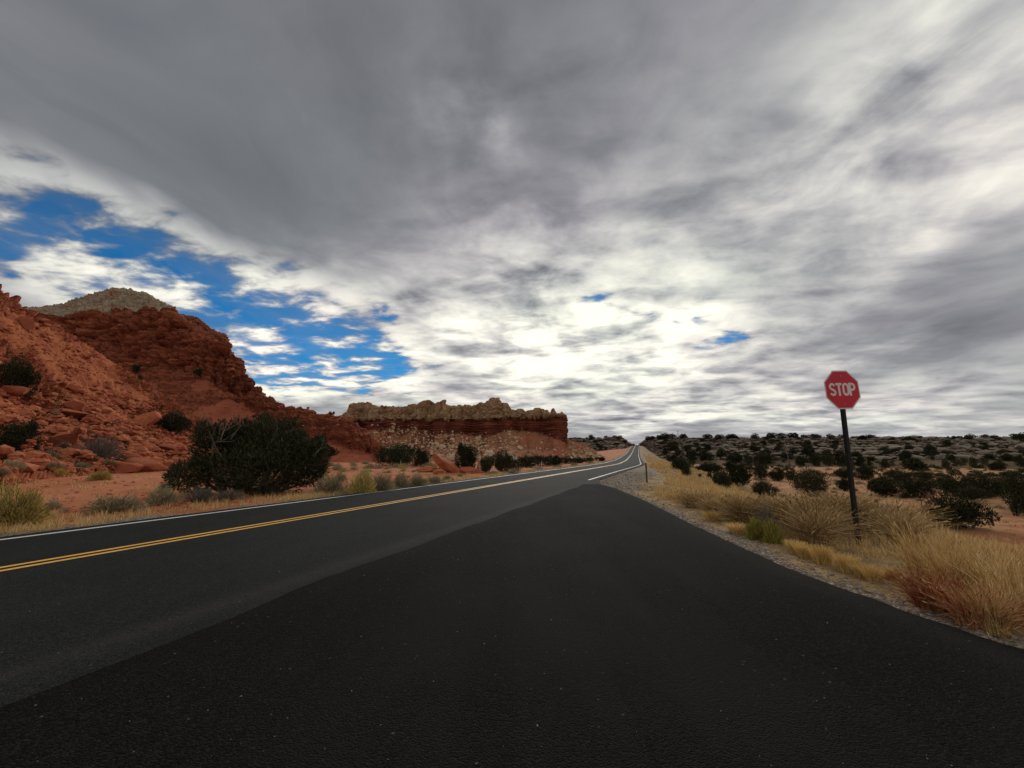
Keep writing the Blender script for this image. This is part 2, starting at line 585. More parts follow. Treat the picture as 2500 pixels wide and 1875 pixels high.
# ------------------------------------------------------------------ road line
PHI = R(21.3)
SV = np.array([math.sin(PHI), math.cos(PHI)])          # along the main road, away from the viewer
NV = np.array([-math.cos(PHI), math.sin(PHI)])         # to its left
D0 = 9.25                                              # its centre line passes this far to the left of the camera
ctl = [(-160, None), (-60, None), (40, None), (72, None)]
pts = [np.append(SV * s + NV * D0, 0.0) for s, _ in ctl]
for u, Y, z in ((1519, 95, -0.1), (1530, 130, 0.0), (1538, 190, 0.8), (1543, 250, 2.1), (1549, 350, 6.2), (1554, 480, 12.3), (1555.5, 520, 12.9), (1557, 600, 11.5), (1559, 760, 5.0), (1561, 1000, 2.0)):
    pts.append(np.array([(u - 1250) / 1000 / 1.0178 * Y, Y, z]))
pts = np.array(pts)


def spline(P, n_per=24):
    """centripetal-ish Catmull-Rom through P"""
    out = []
    Q = np.vstack([2 * P[0] - P[1], P, 2 * P[-1] - P[-2]])
    for i in range(1, len(Q) - 2):
        p0, p1, p2, p3 = Q[i - 1], Q[i], Q[i + 1], Q[i + 2]
        L = np.linalg.norm(p2 - p1)
        m1 = (p2 - p0) / (np.linalg.norm(p2 - p1) + np.linalg.norm(p1 - p0)) * L
        m2 = (p3 - p1) / (np.linalg.norm(p3 - p2) + np.linalg.norm(p2 - p1)) * L
        for q in np.linspace(0, 1, n_per, endpoint=False):
            a, b_ = 2 * q ** 3 - 3 * q ** 2 + 1, q ** 3 - 2 * q ** 2 + q
            out.append(a * p1 + b_ * m1 + (-2 * q ** 3 + 3 * q ** 2) * p2 + (q ** 3 - q ** 2) * m2)
    out.append(P[-1])
    return np.array(out)


RC = spline(pts)
seg = np.diff(RC[:, :2], axis=0)
RT = np.vstack([seg, seg[-1]]) / np.linalg.norm(np.vstack([seg, seg[-1]]), axis=1)[:, None]
RT = (RT + np.vstack([RT[:1], RT[:-1]])) / 2
RT /= np.linalg.norm(RT, axis=1)[:, None]
RN = np.stack([-RT[:, 1], RT[:, 0]], 1)                # left normals
DL, DR = 3.15, 3.92                                    # edge lines left and right of the centre
EL, ER = 3.62, 4.55                                    # pavement edges


def strip(d0, d1, z, jit=0.0, i0=0, i1=None, seed=0, thick=0.0):
    """a ribbon along the road between two offsets from the centre line"""
    sl = slice(i0, i1)
    c, n = RC[sl], RN[sl]
    k = len(c)
    r = np.random.default_rng(seed)
    a = c[:, :2] + n * (d0 + jit * r.uniform(-1, 1, k))[:, None]
    b = c[:, :2] + n * (d1 + jit * r.uniform(-1, 1, k))[:, None]
    rows = [np.column_stack([a, c[:, 2] + z]), np.column_stack([b, c[:, 2] + z])]
    if thick:
        rows = [rows[0] - [0, 0, thick]] + rows + [rows[1] - [0, 0, thick]]
    V = np.stack(rows, 1)
    return V.reshape(-1, 3), grid_faces(k, len(rows), flip=bool(np.mean(d1) > np.mean(d0)))


def road_pos(x, y):
    """signed offset to the left of the road centre, road height, index - for many points"""
    P = RC[::2]
    x, y = np.asarray(x, float), np.asarray(y, float)
    dd, zz, yy = np.empty(len(x)), np.empty(len(x)), np.empty(len(x))
    for a in range(0, len(x), 20000):
        q = np.column_stack([x[a:a + 20000], y[a:a + 20000]])
        d2 = (q[:, None, 0] - P[None, :, 0]) ** 2 + (q[:, None, 1] - P[None, :, 1]) ** 2
        j = d2.argmin(1)
        rel = q - P[j, :2]
        nn, tt = RN[::2][j], RT[::2][j]
        dd[a:a + 20000] = (rel * nn).sum(1)
        tpar = (rel * tt).sum(1)
        j2 = np.clip(j + np.sign(tpar).astype(int), 0, len(P) - 1)
        L = np.linalg.norm(P[j2, :2] - P[j, :2], axis=1) + 1e-9
        w = np.clip(np.abs(tpar) / L, 0, 1)
        zz[a:a + 20000] = P[j, 2] * (1 - w) + P[j2, 2] * w
        yy[a:a + 20000] = np.sqrt(d2.min(1))
    return dd, zz, yy


# side road: its right-hand edge, nearly straight ahead, flaring into the main road
SE = np.array([(5.4, -40), (4.75, -12), (4.50, 0.0), (4.37, 3.83), (4.27, 4.14), (4.23, 4.54), (4.18, 5.01), (4.10, 5.58), (4.08, 6.45), (4.12, 7.78), (4.29, 10.08), (4.77, 14.87), (5.13, 20.88), (4.95, 23.6)])


def side_e(x, y):
    return x - np.interp(y, SE[:, 1], SE[:, 0])


# ------------------------------------------------------------------ ground
def ground_h(x, y):
    x, y = np.asarray(x, float), np.asarray(y, float)
    d, rz, _ = road_pos(x, y)
    r = np.hypot(x, y)
    p3 = np.column_stack([x, y, np.zeros_like(x)])
    und = fbm(p3 / 9.0, 4, 0.5, 3) * 0.35 + fbm(p3 / 1.6, 4, 0.5, 5) * 0.07 + fbm(p3 / 0.35, 3, 0.5, 8) * 0.018
    er = -d - ER                                             # out from the right edge of the main road
    es = np.where(y < 24.2, side_e(x, y), 99.0)
    e = np.where(d < 0, np.where(es < 90, np.minimum(er, es) if False else np.where(er < 0, er, es), er), 0)
    e = np.where((d < 0) & (y > 24.2), er, e)
    left = sstep(0.4, 7, d - EL)
    zl = rz * (1 - 0.75 * sstep(4, 60, d - EL) * sstep(120, 200, y)) + und * left - 0.03
    fall = sstep(1.4, 24, e)
    zr = rz * (1 - fall) - 4.6 * fall - 0.03 + und * sstep(0.3, 5, e) * (1.0 + 1.2 * fall) + 0.10 * sstep(0.2, 1.4, e) * (1 - fall) * 0
    z = np.where(d >= 0, zl, zr)
    onroad = (d < EL + 0.02) & (d > -ER - 0.02)
    onside = (d <= 0) & (es < 0.02)
    z = np.where(onroad | onside, rz - 0.06, z)
    z = np.where(r > 900, z * (1 - sstep(900, 2500, r)) + 0.0, z)
    return z, d, e, es


na = 940
az = np.concatenate([np.linspace(R(-180), R(-62), 60, endpoint=False), np.linspace(R(-62), R(62), na, endpoint=False), np.linspace(R(62), R(180), 60)])
rr = np.concatenate([[0.02], np.geomspace(0.8, 16000, 320)])
A_, R_ = np.meshgrid(az, rr, indexing='ij')
gx, gy = (np.sin(A_) * R_).ravel(), (np.cos(A_) * R_).ravel()
gz, gd, ge, gs = ground_h(gx, gy)
rng0 = np.hypot(gx, gy)
g_red = sstep(-2.0, 4.0, gd)
nv = fbm(np.column_stack([gx, gy, gz * 0]) / 2.2, 4, 0.5, 21)
v_left = np.where(gd > 0, 1 - sstep(0.2, 1.1, gd - EL + nv * 0.8), 0)
v_right = np.where(gd <= 0, 1 - sstep(0.15, 0.75, ge + nv * 0.6), 0)
# gravel fills the corner between the main road and the flare of the side road
tri = np.where((gd < 0), 1 - sstep(2.2, 3.6, (-gd - ER) + nv * 0.8), 0) * sstep(15, 22, gy) * (1 - sstep(36, 60, gy))
g_ver = np.maximum(np.maximum(v_left, v_right), tri)
g_gra = np.where(gd > 0, 0.75 * (1 - sstep(0.5, 2.6, gd - EL + nv * 2)), (1 - sstep(9, 24, ge + nv * 9)))
g_gra = np.maximum(g_gra, np.where(gd <= 0, 0.42, 0.12) + nv * 0.35)
me = mesh_from('ground', np.column_stack([gx, gy, gz]), grid_faces(len(az), len(rr), True), [M_ground], True, {'red': g_red, 'verge': g_ver, 'grassy': np.clip(g_gra, 0, 1)})
tag(obj('ground', me), kind='structure')

# ------------------------------------------------------------------ main road, side road, markings
s_ = RC[:, 0] * SV[0] + RC[:, 1] * SV[1]
ERV = ER + 1.5 * (1 - sstep(22.6, 24.4, np.where(RC[:, 1] < 90, s_, 999)))      # runs on under the side road
V, F = strip(-ERV, EL, 0.0, 0.03, seed=1, thick=0.16)
k = V.shape[0] // 4
tag(obj('main_road', mesh_from('main_road', V, F, [M_road])), kind='structure')


def densify(P, step, jit=0.0, seed=0):
    out = []
    r = np.random.default_rng(seed)
    for a, b in zip(P[:-1], P[1:]):
        n = max(1, int(np.linalg.norm(b - a) / step))
        for q in np.linspace(0, 1, n, endpoint=False):
            out.append(a + (b - a) * q)
    out.append(P[-1])
    out = np.array(out)
    return out + r.uniform(-jit, jit, out.shape)


# asphalt of the side road laps over the edge of the main road along a slightly wandering seam
seam_d = lambda s: np.interp(s, [-40, 1.6, 4.6, 16.8, 23.7], [3.9, 4.24, 4.47, 4.66, 4.80])
ss = np.linspace(-45, 23.4, 420)
sw = 0.035 * np.sin(ss * 1.7) + 0.025 * fbm(np.column_stack([ss * 7.0, ss * 0, ss * 0 + 4]), 3, 0.6, 35) + 0.035 * fbm(np.column_stack([ss * 1.5, ss * 0, ss * 0]), 4, 0.6, 31)
seam = SV[None, :] * ss[:, None] + NV[None, :] * (seam_d(ss) + sw)[:, None]
edge = densify(SE, 0.12, 0.0)
edge[:, 0] += 0.05 * fbm(np.column_stack([edge * 1.9, edge[:, :1] * 0]), 4, 0.65, 33) + 0.012 * rng.uniform(-1, 1, len(edge))
tip = np.array([SV * 23.9 + NV * 4.72])
# strip-mesh between the seam and the edge: pair them by travelled share
na_ = 460
ia = np.interp(np.linspace(0, 1, na_), np.linspace(0, 1, len(seam)), np.arange(len(seam)))
sp_ = np.column_stack([np.interp(ia, np.arange(len(seam)), seam[:, i]) for i in (0, 1)])
ta = np.linspace(0, 1, na_)
el = np.concatenate([[0], np.cumsum(np.linalg.norm(np.diff(edge, axis=0), axis=1))])
ep = np.column_stack([np.interp(ta, el / el[-1], edge[:, i]) for i in (0, 1)])
rows = []
nw = 14
for q in np.linspace(0, 1, nw):
    P = sp_ * (1 - q) + ep * q
    z = 0.014 * np.minimum(1, min(q, 1 - q) * 12 + 0.25) * np.ones(len(P))
    rows.append(np.column_stack([P, z]))
rows = [np.column_stack([sp_ - 0.004, np.full(na_, -0.02)])] + rows + [np.column_stack([ep + [0.01, 0], np.full(na_, -0.14)])]
V = np.stack(rows, 1).reshape(-1, 3)
mid_ = np.tile(np.concatenate([[0.0], np.sin(np.pi * np.clip((np.linspace(0, 1, nw) - 0.12) / 0.80, 0, 1)), [0.0]]), na_)
edg = np.tile(np.concatenate([[0.0], 1 - np.clip((1 - np.linspace(0, 1, nw)) * 9, 0, 1), [1.0]]), na_)
tag(obj('side_road', mesh_from('side_road', V, grid_faces(na_, len(rows), True), [M_side], True, {'edge': edg, 'mid': mid_})), kind='structure')


def line(name, d0, d1, mat, i0=0, i1=None):
    V, F = strip(d0, d1, 0.004, 0.006, i0, i1, seed=int(abs(d0 * 100)))
    tag(obj(name, mesh_from(name, V, F, [mat])), kind='structure')


i_start = int(np.argmin(np.abs(RC[:, 0] * SV[0] + RC[:, 1] * SV[1] - 25.6)))
line('white_edge_line', DL - 0.06, DL + 0.08, M_white)
line('white_edge_line', -DR - 0.06, -DR + 0.06, M_white, i_start)
line('yellow_centre_line', 0.075, 0.19, M_yellow)
line('yellow_centre_line', -0.19, -0.075, M_yellow)


# ------------------------------------------------------------------ hills
def P3(u, v, Y):
    d = ray(u, v)
    return np.array([0, 0, CAMH]) + d * (Y / d[1])


def formation(name, cols, nu, nv, mat, fn, wts=None, smooth=True):
    """cols: list of columns of 3D points (base to top); resampled, then pushed out along its normals by fn"""
    A = np.array(cols, float)                             # K x M x 3
    K, Mn = A.shape[:2]
    # parametrise along columns by mean spacing, along profile by mean length
    du = np.concatenate([[0], np.cumsum(np.linalg.norm(np.diff(A, axis=0), axis=2).mean(1))])
    dvv = np.linalg.norm(np.diff(A, axis=1), axis=2).mean(0)
    if wts is not None:
        dvv = dvv * np.array(wts)
    dv = np.concatenate([[0], np.cumsum(dvv)])
    tu, tv = np.linspace(0, du[-1], nu), np.linspace(0, dv[-1], nv)

    def interp(arr, x, xs):                               # monotone-ish cubic along axis 0
        m = np.gradient(arr, xs, axis=0)
        j = np.clip(np.searchsorted(xs, x, side='right') - 1, 0, len(xs) - 2)
        h = (xs[j + 1] - xs[j])
        q = (x - xs[j]) / h
        sh = (-1,) + (1,) * (arr.ndim - 1)
        q, h = q.reshape(sh), h.reshape(sh)
        a, b_, c_, d_ = 2 * q ** 3 - 3 * q ** 2 + 1, q ** 3 - 2 * q ** 2 + q, -2 * q ** 3 + 3 * q ** 2, q ** 3 - q ** 2
        return a * arr[j] + b_ * h * m[j] * 0.6 + c_ * arr[j + 1] + d_ * h * m[j + 1] * 0.6
    B = interp(A, tu, du)                                  # nu x M x 3
    G = np.swapaxes(interp(np.swapaxes(B, 0, 1), tv, dv), 0, 1)   # nu x nv x 3
    prof = np.interp(tv, dv, np.arange(Mn))
    gu = np.gradient(G, axis=0)
    gv = np.gradient(G, axis=1)
    N = np.cross(gu, gv)
    N /= np.linalg.norm(N, axis=2, keepdims=True) + 1e-9
    P = G.reshape(-1, 3)
    pr = np.tile(prof, nu)
    uu = np.repeat(np.linspace(0, 1, nu), nv)
    disp, attrs = fn(P, N.reshape(-1, 3), pr, uu)
    P = P + disp
    me = mesh_from(name, P, grid_faces(nu, nv), [mat], smooth, attrs)
    o = obj(name, me)
    tag(o, kind='structure')
    return o


def column(u, toeY, pts_, back=(30, -3.0), toe_u=None, lose=0.12):
    tu_ = u if toe_u is None else toe_u
    d = ray(tu_, 1100)
    base = np.array([d[0] / d[1] * toeY, toeY, float(ground_h([d[0] / d[1] * toeY], [toeY])[0][0]) - 0.5])
    c = [base] + [P3(*(q if len(q) == 3 else (u,) + q)) for q in pts_]
    top = c[-1]
    dirn = top[:2] / np.linalg.norm(top[:2])
    c.append(np.append(top[:2] + dirn * back[0] * 0.45, top[2] - lose * back[0]))
    c.append(np.append(top[:2] + dirn * back[0] * 1.5, back[1]))
    return c


def blocks(P, size, k, sq=(1, 1, 1)):
    f1, f2, idv = worley(P / size * np.array(sq), k)
    # an angular block: its own height, a tilted face, a narrow joint round it
    g = f2 - f1
    return (idv - 0.4) + 1.5 * worley.fac - 0.75 * np.exp(-(g / 0.12) ** 2) + 0.30 * np.minimum(g, 0.35), g, idv


# near red slope
def fn_slope(P, N, pr, uu):
    p = P
    big = fbm(p / 14.0, 4, 0.5, 40) * 2.0
    wr = p + np.column_stack([fbm(p / 3.0, 3, 0.5, 41 + i) for i in range(3)]) * 1.3
    f1, f2, idv = blocks(wr, 2.3, 50, (1, 1, 1.9))
    g1, g2, idg = blocks(wr, 0.95, 60, (1, 1, 1.8))
    zone = sstep(-0.08, 0.25, fbm(p / 11.0, 3, 0.5, 47) + 0.30 * sstep(2.25, 2.6, pr) + 0.28 * (1 - sstep(0.9, 1.5, pr)) + 0.02)           # rocky patches, mostly higher up
    rock = np.clip(zone, 0, 1)
    blk = f1 * 1.35 * rock + g1 * 0.62 * (0.35 + 0.65 * rock)
    fine = fbm(p / 0.6, 4, 0.55, 45) * 0.10
    fade = sstep(0.0, 0.35, pr)
    lay = np.sin(p[:, 2] * 2.6 + fbm(p / 6, 3, 0.5, 48) * 2.5) * 0.16 * rock
    dz = (big * sstep(0.3, 1.6, pr) * 0.6 + (blk + lay) * fade + fine)
    D = N * dz[:, None]
    return D, {'cap': np.zeros(len(P)), 'dirt': 1 - rock * (0.5 + 0.5 * sstep(0.35, 0.6, idv))}


colsA = [column(-5200, 4, [(1090, 7), (1060, 9), (1030, 11)]), column(-2800, 6, [(1050, 11), (880, 15), (640, 19)]), column(-1500, 8, [(1045, 15), (790, 22), (380, 29)]), column(-760, 10, [(1050, 20), (820, 32), (430, 44)]), column(-400, 13, [(1065, 25), (870, 38), (560, 52)]), column(-150, 16, [(1075, 30), (905, 45), (665, 61)]),
         column(0, 18, [(1082, 34), (935, 50), (724, 66)]), column(68, 22, [(1080, 38), (950, 54), (770, 70)]), column(152, 26, [(1075, 44), (960, 60), (818, 75)]), column(217, 31, [(1070, 49), (965, 65), (853, 80)]),
         column(298, 37, [(1068, 57), (992, 72), (910, 86)]), column(361, 43, [(1072, 63), (1015, 77), (953, 90)]), column(461, 54, [(1092, 74), (1062, 84), (1024, 96)]),
         column(560, 66, [(1108, 83), (1092, 91), (1072, 101)]), column(660, 78, [(1122, 90), (1112, 97), (1103, 106)]), column(760, 88, [(1128, 97), (1124, 102), (1121, 110)])]
formation('red_hill', colsA, 620, 205, M_hill, fn_slope, (1, 1, 1, 0.5, 0.25))


# the butte
def fn_butte(P, N, pr, uu):
    p = P
    wr = p + np.column_stack([fbm(p / 9.0, 3, 0.5, 70 + i) for i in range(3)]) * 4.0
    f1, f2, idv = blocks(wr, 7.5, 80, (1, 1, 0.75))
    g1, g2, idg = blocks(wr, 3.4, 90, (1, 1, 1.35))
    h1, h2, idh = blocks(p + np.column_stack([fbm(p / 2.5, 2, 0.5, 75 + i) for i in range(3)]) * 0.9, 1.5, 100, (1, 1, 1.5))
    cliff = sstep(1.55, 2.05, pr) * (1 - sstep(6.1, 6.6, pr))
    capz = sstep(3.75, 4.5, pr + fbm(p / 13, 3, 0.6, 74) * 0.35)
    low = 1 - cliff
    r = f1 * 3.6 + np.minimum(f2, 0.3) * 2.5
    q = g1 * 1.7 + np.minimum(g2, 0.3) * 0.9
    s = h1 * 0.65
    zw = (p[:, 2] + fbm(p / 16, 3, 0.5, 77) * 3.0) / 3.4
    qz = zw - np.floor(zw)
    hz = _hash(np.floor(zw).astype(np.int64), np.floor(zw).astype(np.int64) * 0, np.floor(zw).astype(np.int64) * 0, 3)
    led = (sstep(0.0, 0.14, qz) - sstep(0.62, 0.95, qz) - 0.4) * (0.7 + 1.6 * hz) + (hz - 0.5) * 1.0
    rk = r * (1 - 0.72 * capz) + q * (1 - 0.35 * capz) + s + led * (1 - capz)
    rub = sstep(-0.22, 0.20, fbm(p / 15, 3, 0.5, 79) + 0.25 * (pr - 1.4)) * low
    sl = fbm(p / 18, 4, 0.5, 78) * 2.2 + (q * 0.32 + s * 0.8) * (0.25 + rub)
    fade = sstep(0, 0.3, pr)
    dz = (rk * cliff * 0.8 + sl * low) * fade + fbm(p / 1.2, 3, 0.5, 76) * 0.18
    D = N * dz[:, None]
    cap = capz * (1 - sstep(0.47, 0.56, uu)) 
    cap = cap + 0.30 * np.exp(-((uu - 0.20) / 0.03) ** 2) * np.exp(-((pr - 2.2) / 0.3) ** 2)
    return D, {'cap': cap, 'dirt': np.clip(low * (1 - 0.85 * rub), 0, 1)}


B_ = [(-260, 128, [(985, 158), (935, 172), (890, 178), (850, 182), (830, 188), (800, 196)]), (-60, 124, [(975, 155), (920, 169), (865, 174), (815, 178), (795, 184), (772, 192)]),
      (60, 120, [(960, 150), (900, 165), (840, 170), (788, 174), (772, 181), (760, 190)]), (190, 118, [(960, 145), (905, 160), (840, 166), (772, 171), (755, 182), (735, 192)]),
      (240, 115, [(970, 142), (902, 158), (835, 164), (769, 169), (740, 182), (720, 193)]), (270, 113, [(975, 141), (900, 157), (832, 163), (768, 168), (735, 182), (709, 194)]),
      (310, 111, [(982, 139), (898, 155), (828, 161), (767, 167), (738, 181), (708, 193)]), (360, 108, [(990, 135), (890, 152), (820, 158), (766, 164), (745, 176), (725, 190)]),
      (420, 105, [(1000, 130), (890, 150), (825, 155), (775, 160), (766, 170), (758, 184)]), (445, 104, [(1004, 129), (894, 149), (838, 154), (789, 158), (781, 168), (776, 181)]),
      (475, 102, [(1010, 128), (900, 148), (850, 152), (806, 156), (792, 166), (782, 178)]),
      (515, 100, [(1020, 127), (920, 147), (872, 150), (834, 154), (818, 162), (808, 174)]), (545, 99, [(1028, 126), (940, 146), (895, 149), (856, 152), (838, 158), (824, 170)]),
      (562, 99, [(1032, 126), (952, 145), (918, 148), (886, 151), (872, 155), (862, 165)]), (580, 98, [(1036, 125), (970, 143), (938, 147), (908, 150), (896, 153), (884, 162)]),
      (600, 98, [(1042, 125), (985, 141), (958, 145), (936, 148), (926, 151), (917, 158)]), (640, 96, [(1060, 122), (1015, 134), (995, 138), (978, 142), (970, 146), (964, 152)]),
      (700, 94, [(1085, 115), (1050, 124), (1030, 129), (1012, 134), (1004, 138), (998, 145)]), (780, 92, [(1100, 108), (1070, 116), (1050, 121), (1032, 126), (1022, 130), (1013, 138)]),
      (850, 90, [(1107, 104), (1088, 109), (1068, 113), (1048, 117), (1038, 121), (1031, 129)]), (893, 89, [(1116, 99), (1104, 103), (1092, 106), (1078, 109), (1070, 112), (1064, 118)]),
      (935, 88, [(1127, 93), (1124, 95), (1121, 97), (1118, 99), (1116, 101), (1114, 106)])]
formation('butte_hill', [column(u, ty, pt, (60, -3.0)) for u, ty, pt in B_], 560, 280, M_butte, fn_butte, (0.7, 1, 1.15, 1.15, 1.1, 1.1, 0.35, 0.2))


# the mesa
MT = [(780, 1010), (846, 1003), (852, 991), (876, 986), (898, 983), (927, 990), (952, 993), (990, 990), (1015, 988), (1034, 981), (1050, 979), (1063, 984), (1086, 980), (1094, 988), (1123, 990), (1151, 993), (1173, 987), (1189, 984),
      (1196, 977), (1216, 976), (1226, 983), (1240, 984), (1248, 994), (1268, 996), (1284, 999), (1294, 997), (1322, 997), (1338, 1001), (1344, 1008), (1351, 996), (1361, 1008), (1372, 1002), (1379, 1008)]
colsC = []
for u, vt in MT:
    vt = 990 + (vt - 990) * 1.25
    w = (u - 850) / 530
    Yc = 150 - 9 * w + 3 * math.sin(u * 0.045) + 2 * math.sin(u * 0.11)
    foot = np.interp(u, [780, 900, 980, 1010, 1060, 1200, 1232, 1250, 1300, 1330, 1381], [1036, 1036, 1034, 1036, 1050, 1052, 1040, 1038, 1042, 1050, 1068])
    foot = max(foot, 1036.5) + 9
    red = 1027 if u > 1000 else 1026
    if u > 1150: red = np.interp(u, [1150, 1381], [1027, 1016])
    mid = foot + (1118 - foot) * 0.5
    colsC.append(column(u, 96 - 4 * w, [(mid, Yc - 22), (foot, Yc - 3.5), ((foot + red) / 2, Yc - 2.6), (red, Yc - 1.5), (red - 3, Yc - 2.6), ((vt + red) / 2, Yc + 0.2), (vt, Yc + 3)], (26, -2.0)))
# right-hand end: wall runs back, talus fans out
for u, vt, dY, tu, tY, mu in ((1381, 1014, 3, 1425, 94, 1404), (1381, 1020, 12, 1470, 100, 1428), (1378, 1026, 30, 1480, 118, 1436), (1370, 1034, 60, 1470, 150, 1425)):
    Yc = 141 + dY
    foot = 1069
    c = column(u, tY, [(mu, 1096 if dY < 20 else 1092, Yc - 16 + dY * 0.1), (foot, Yc - 2), (1052, Yc - 1.4), (1030, Yc - 0.8), (1026, Yc - 1.2), ((vt + 1026) / 2, Yc), (vt, Yc + 1)], (20, -2.0), toe_u=tu)
    top = np.array(c[-3])
    c[-2] = top + np.array([-6, 3, -0.5])
    c[-1] = np.array([top[0] - 14, top[1] + 10, -2])
    colsC.append(c)


def fn_mesa(P, N, pr, uu):
    p = P
    wr = p + np.column_stack([fbm(p / 5.0, 3, 0.5, 110 + i) for i in range(3)]) * 1.8
    f1, f2, idv = blocks(wr, 4.4, 120, (1.0, 1.0, 0.62))
    g1, g2, idg = blocks(wr, 2.0, 130, (1, 1, 0.8))
    h1, h2, idh = blocks(p, 0.75, 140, (1, 1, 1.3))
    capm = sstep(3.75, 4.2, pr) * (1 - sstep(7.0, 7.8, pr))
    beds = sstep(1.85, 2.05, pr) * (1 - sstep(3.75, 4.0, pr))
    tal = 1 - sstep(1.8, 2.02, pr)
    r = (f1 * 1.9 + g1 * 0.85 + h1 * 0.25) * (1 - 0.65 * sstep(0.105, 0.13, p[:, 0] / p[:, 1]))
    zb = p[:, 2] + fbm(p / 25, 2, 0.5, 118) * 0.5
    q = np.modf(zb / 0.85 + 50)[0]
    bed = (sstep(0.0, 0.12, q) - sstep(0.55, 0.75, q)) * 0.55 + (idg - 0.5) * 0.25
    f2b, gg, idx = worley(p * np.array([0.12, 0.12, 1.15]), 128)
    bed = bed + (idx - 0.5) * 0.7
    ta = fbm(p / 9.0, 4, 0.5, 115) * 0.8 + (g1 * 0.55 + h1 * 0.35) * sstep(-0.25, 0.2, fbm(p / 8, 3, 0.5, 117) + 0.15)
    dz = (r * capm * 0.85 * (1 - 0.60 * sstep(5.6, 6.9, pr)) + bed * beds + ta * tal) * sstep(0, 0.3, pr) + fbm(p / 0.5, 3, 0.5, 116) * 0.07
    ua = p[:, 0] / p[:, 1]                                                     # bearing: the red fans lie under the right-hand end
    fan = np.exp(-((ua - 0.068) / 0.050) ** 2) * 1.1 + np.exp(-((ua + 0.03) / 0.022) ** 2) * 0.55 + sstep(0.10, 0.14, ua) * 0.8
    streak = fbm(np.column_stack([p[:, 0] * 0.35, p[:, 1] * 0.05, p[:, 2] * 0.02]), 3, 0.5, 119)
    return N * dz[:, None], {'cap': np.clip(capm + tal * np.clip(0.20 - fan + streak * 0.5, 0, 1), 0, 1), 'dirt': tal * np.clip(0.58 + fan + streak * 0.4, 0, 1)}


formation('mesa_hill', colsC, 720, 205, M_mesa, fn_mesa, (0.55, 0.7, 1.6, 1.6, 1, 1.5, 1.5, 0.5, 0.2))


# long low ridge on the right
def fn_ridge(P, N, pr, uu):
    p = P
    ph = p[:, 2] + fbm(p / 60, 3, 0.5, 150) * 2.5
    q = ph / 1.9
    fr = q - np.floor(q)
    ter = (sstep(0.35, 0.95, fr) - fr) * 2.4                                          # flat ledges, steep risers
    wr = p + np.column_stack([fbm(p / 12, 3, 0.5, 151 + i) for i in range(3)]) * 5
    f1, f2, idv = blocks(wr, 6.0, 160, (0.55, 0.55, 1.5))
    g1, g2, idg = blocks(wr, 2.4, 170, (0.7, 0.7, 1.6))
    face = sstep(0.7, 1.3, pr) * (1 - sstep(4.3, 5.2, pr))
    gul = fbm(p / 38, 4, 0.5, 158) * 5.0
    D = N * ((gul * 0.8 + f1 * 2.2 + g1 * 1.1) * face * 0.8)[:, None]
    D[:, 2] = np.clip(D[:, 2], -3, 2.0) * (1 - 0.65 * sstep(3.6, 4.0, pr)) + ter * face
    st = sstep(-0.05, 0.22, fbm(np.column_stack([p[:, 0] / 45, p[:, 1] / 45, ph / 0.9]), 4, 0.55, 155) + 0.14 * (pr - 2.4))
    return D, {'cap': np.clip(st * face + 0.2 * (idg - .3), 0, 1), 'dirt': np.clip(1.1 - face - st * 0.5 + (1 - sstep(1.0, 2.6, pr)) * 0.55, 0, 1)}


RT_ = [(1562, 1086), (1572, 1078), (1584, 1070), (1620, 1068), (1680, 1069), (1760, 1068), (1850, 1069), (1950, 1066), (2050, 1069), (2120, 1069), (2200, 1067), (2300, 1069), (2420, 1068), (2560, 1067), (2800, 1066), (3200, 1066), (3900, 1070)]
colsD = []
for u, vt in RT_:
    Yt = np.interp(u, [1562, 1590, 1700, 1900, 2300, 2600, 3200, 3900], [455, 440, 380, 340, 310, 280, 230, 180])
    Yb = np.interp(u, [1562, 1590, 1700, 1900, 2300, 2600, 3200, 3900], [425, 350, 255, 215, 190, 170, 140, 110])
    b = 1112 if u > 1600 else 1100
    c = column(u, Yb, [(b + 2, Yb + (Yt - Yb) * 0.22), ((b * 0.62 + vt * 0.38), Yb + (Yt - Yb) * 0.5), (b * 0.3 + vt * 0.7, Yb + (Yt - Yb) * 0.75), (vt, Yt)], (700, 4.0), lose=0.001)
    colsD.append(c)
formation('ridge_hill', colsD, 800, 100, M_ridge, fn_ridge, (1, 1.3, 1.6, 1.6, 0.35, 0.1))

# hills left of the climbing road
colsE = []
for u, vt, Yt, Yb in ((1290, 1080, 470, 330), (1345, 1072, 460, 320), (1381, 1069, 450, 310), (1415, 1070, 445, 305), (1445, 1072, 440, 300), (1475, 1070, 435, 300), (1498, 1066, 432, 310), (1515, 1066, 430, 330), (1527, 1074, 432, 350), (1538, 1081, 440, 385), (1549, 1087, 455, 430)):
    colsE.append(column(u, Yb, [(1106 if u < 1500 else 1100, Yb + (Yt - Yb) * .25), ((1106 + vt) / 2, Yb + (Yt - Yb) * .55), (vt * .75 + 1106 * .25, Yb + (Yt - Yb) * .8), (vt, Yt)], (300, 4.0), lose=0.004))
formation('far_hill', colsE, 200, 90, M_ridge, fn_ridge, (1, 1.3, 1.6, 1.6, 0.4, 0.1))

# ------------------------------------------------------------------ placing things where the photograph has them
C.view_layer.update()
DG = C.evaluated_depsgraph_get()
CAMP = Vector((0, 0, CAMH))
from mathutils.bvhtree import BVHTree
LAND = [(o.name, BVHTree.FromObject(o, DG)) for o in S.objects if o.type == 'MESH' and o.name in ('ground', 'main_road', 'side_road', 'red_hill', 'butte_hill', 'mesa_hill', 'ridge_hill', 'far_hill')]


def cast(org, d):
    best = None
    for nm, tr in LAND:
        loc, nor, idx, dist = tr.ray_cast(org, d)
        if loc is not None and (best is None or dist < best[3]):
            best = (np.array(loc), np.array(nor), nm, dist)
    return best


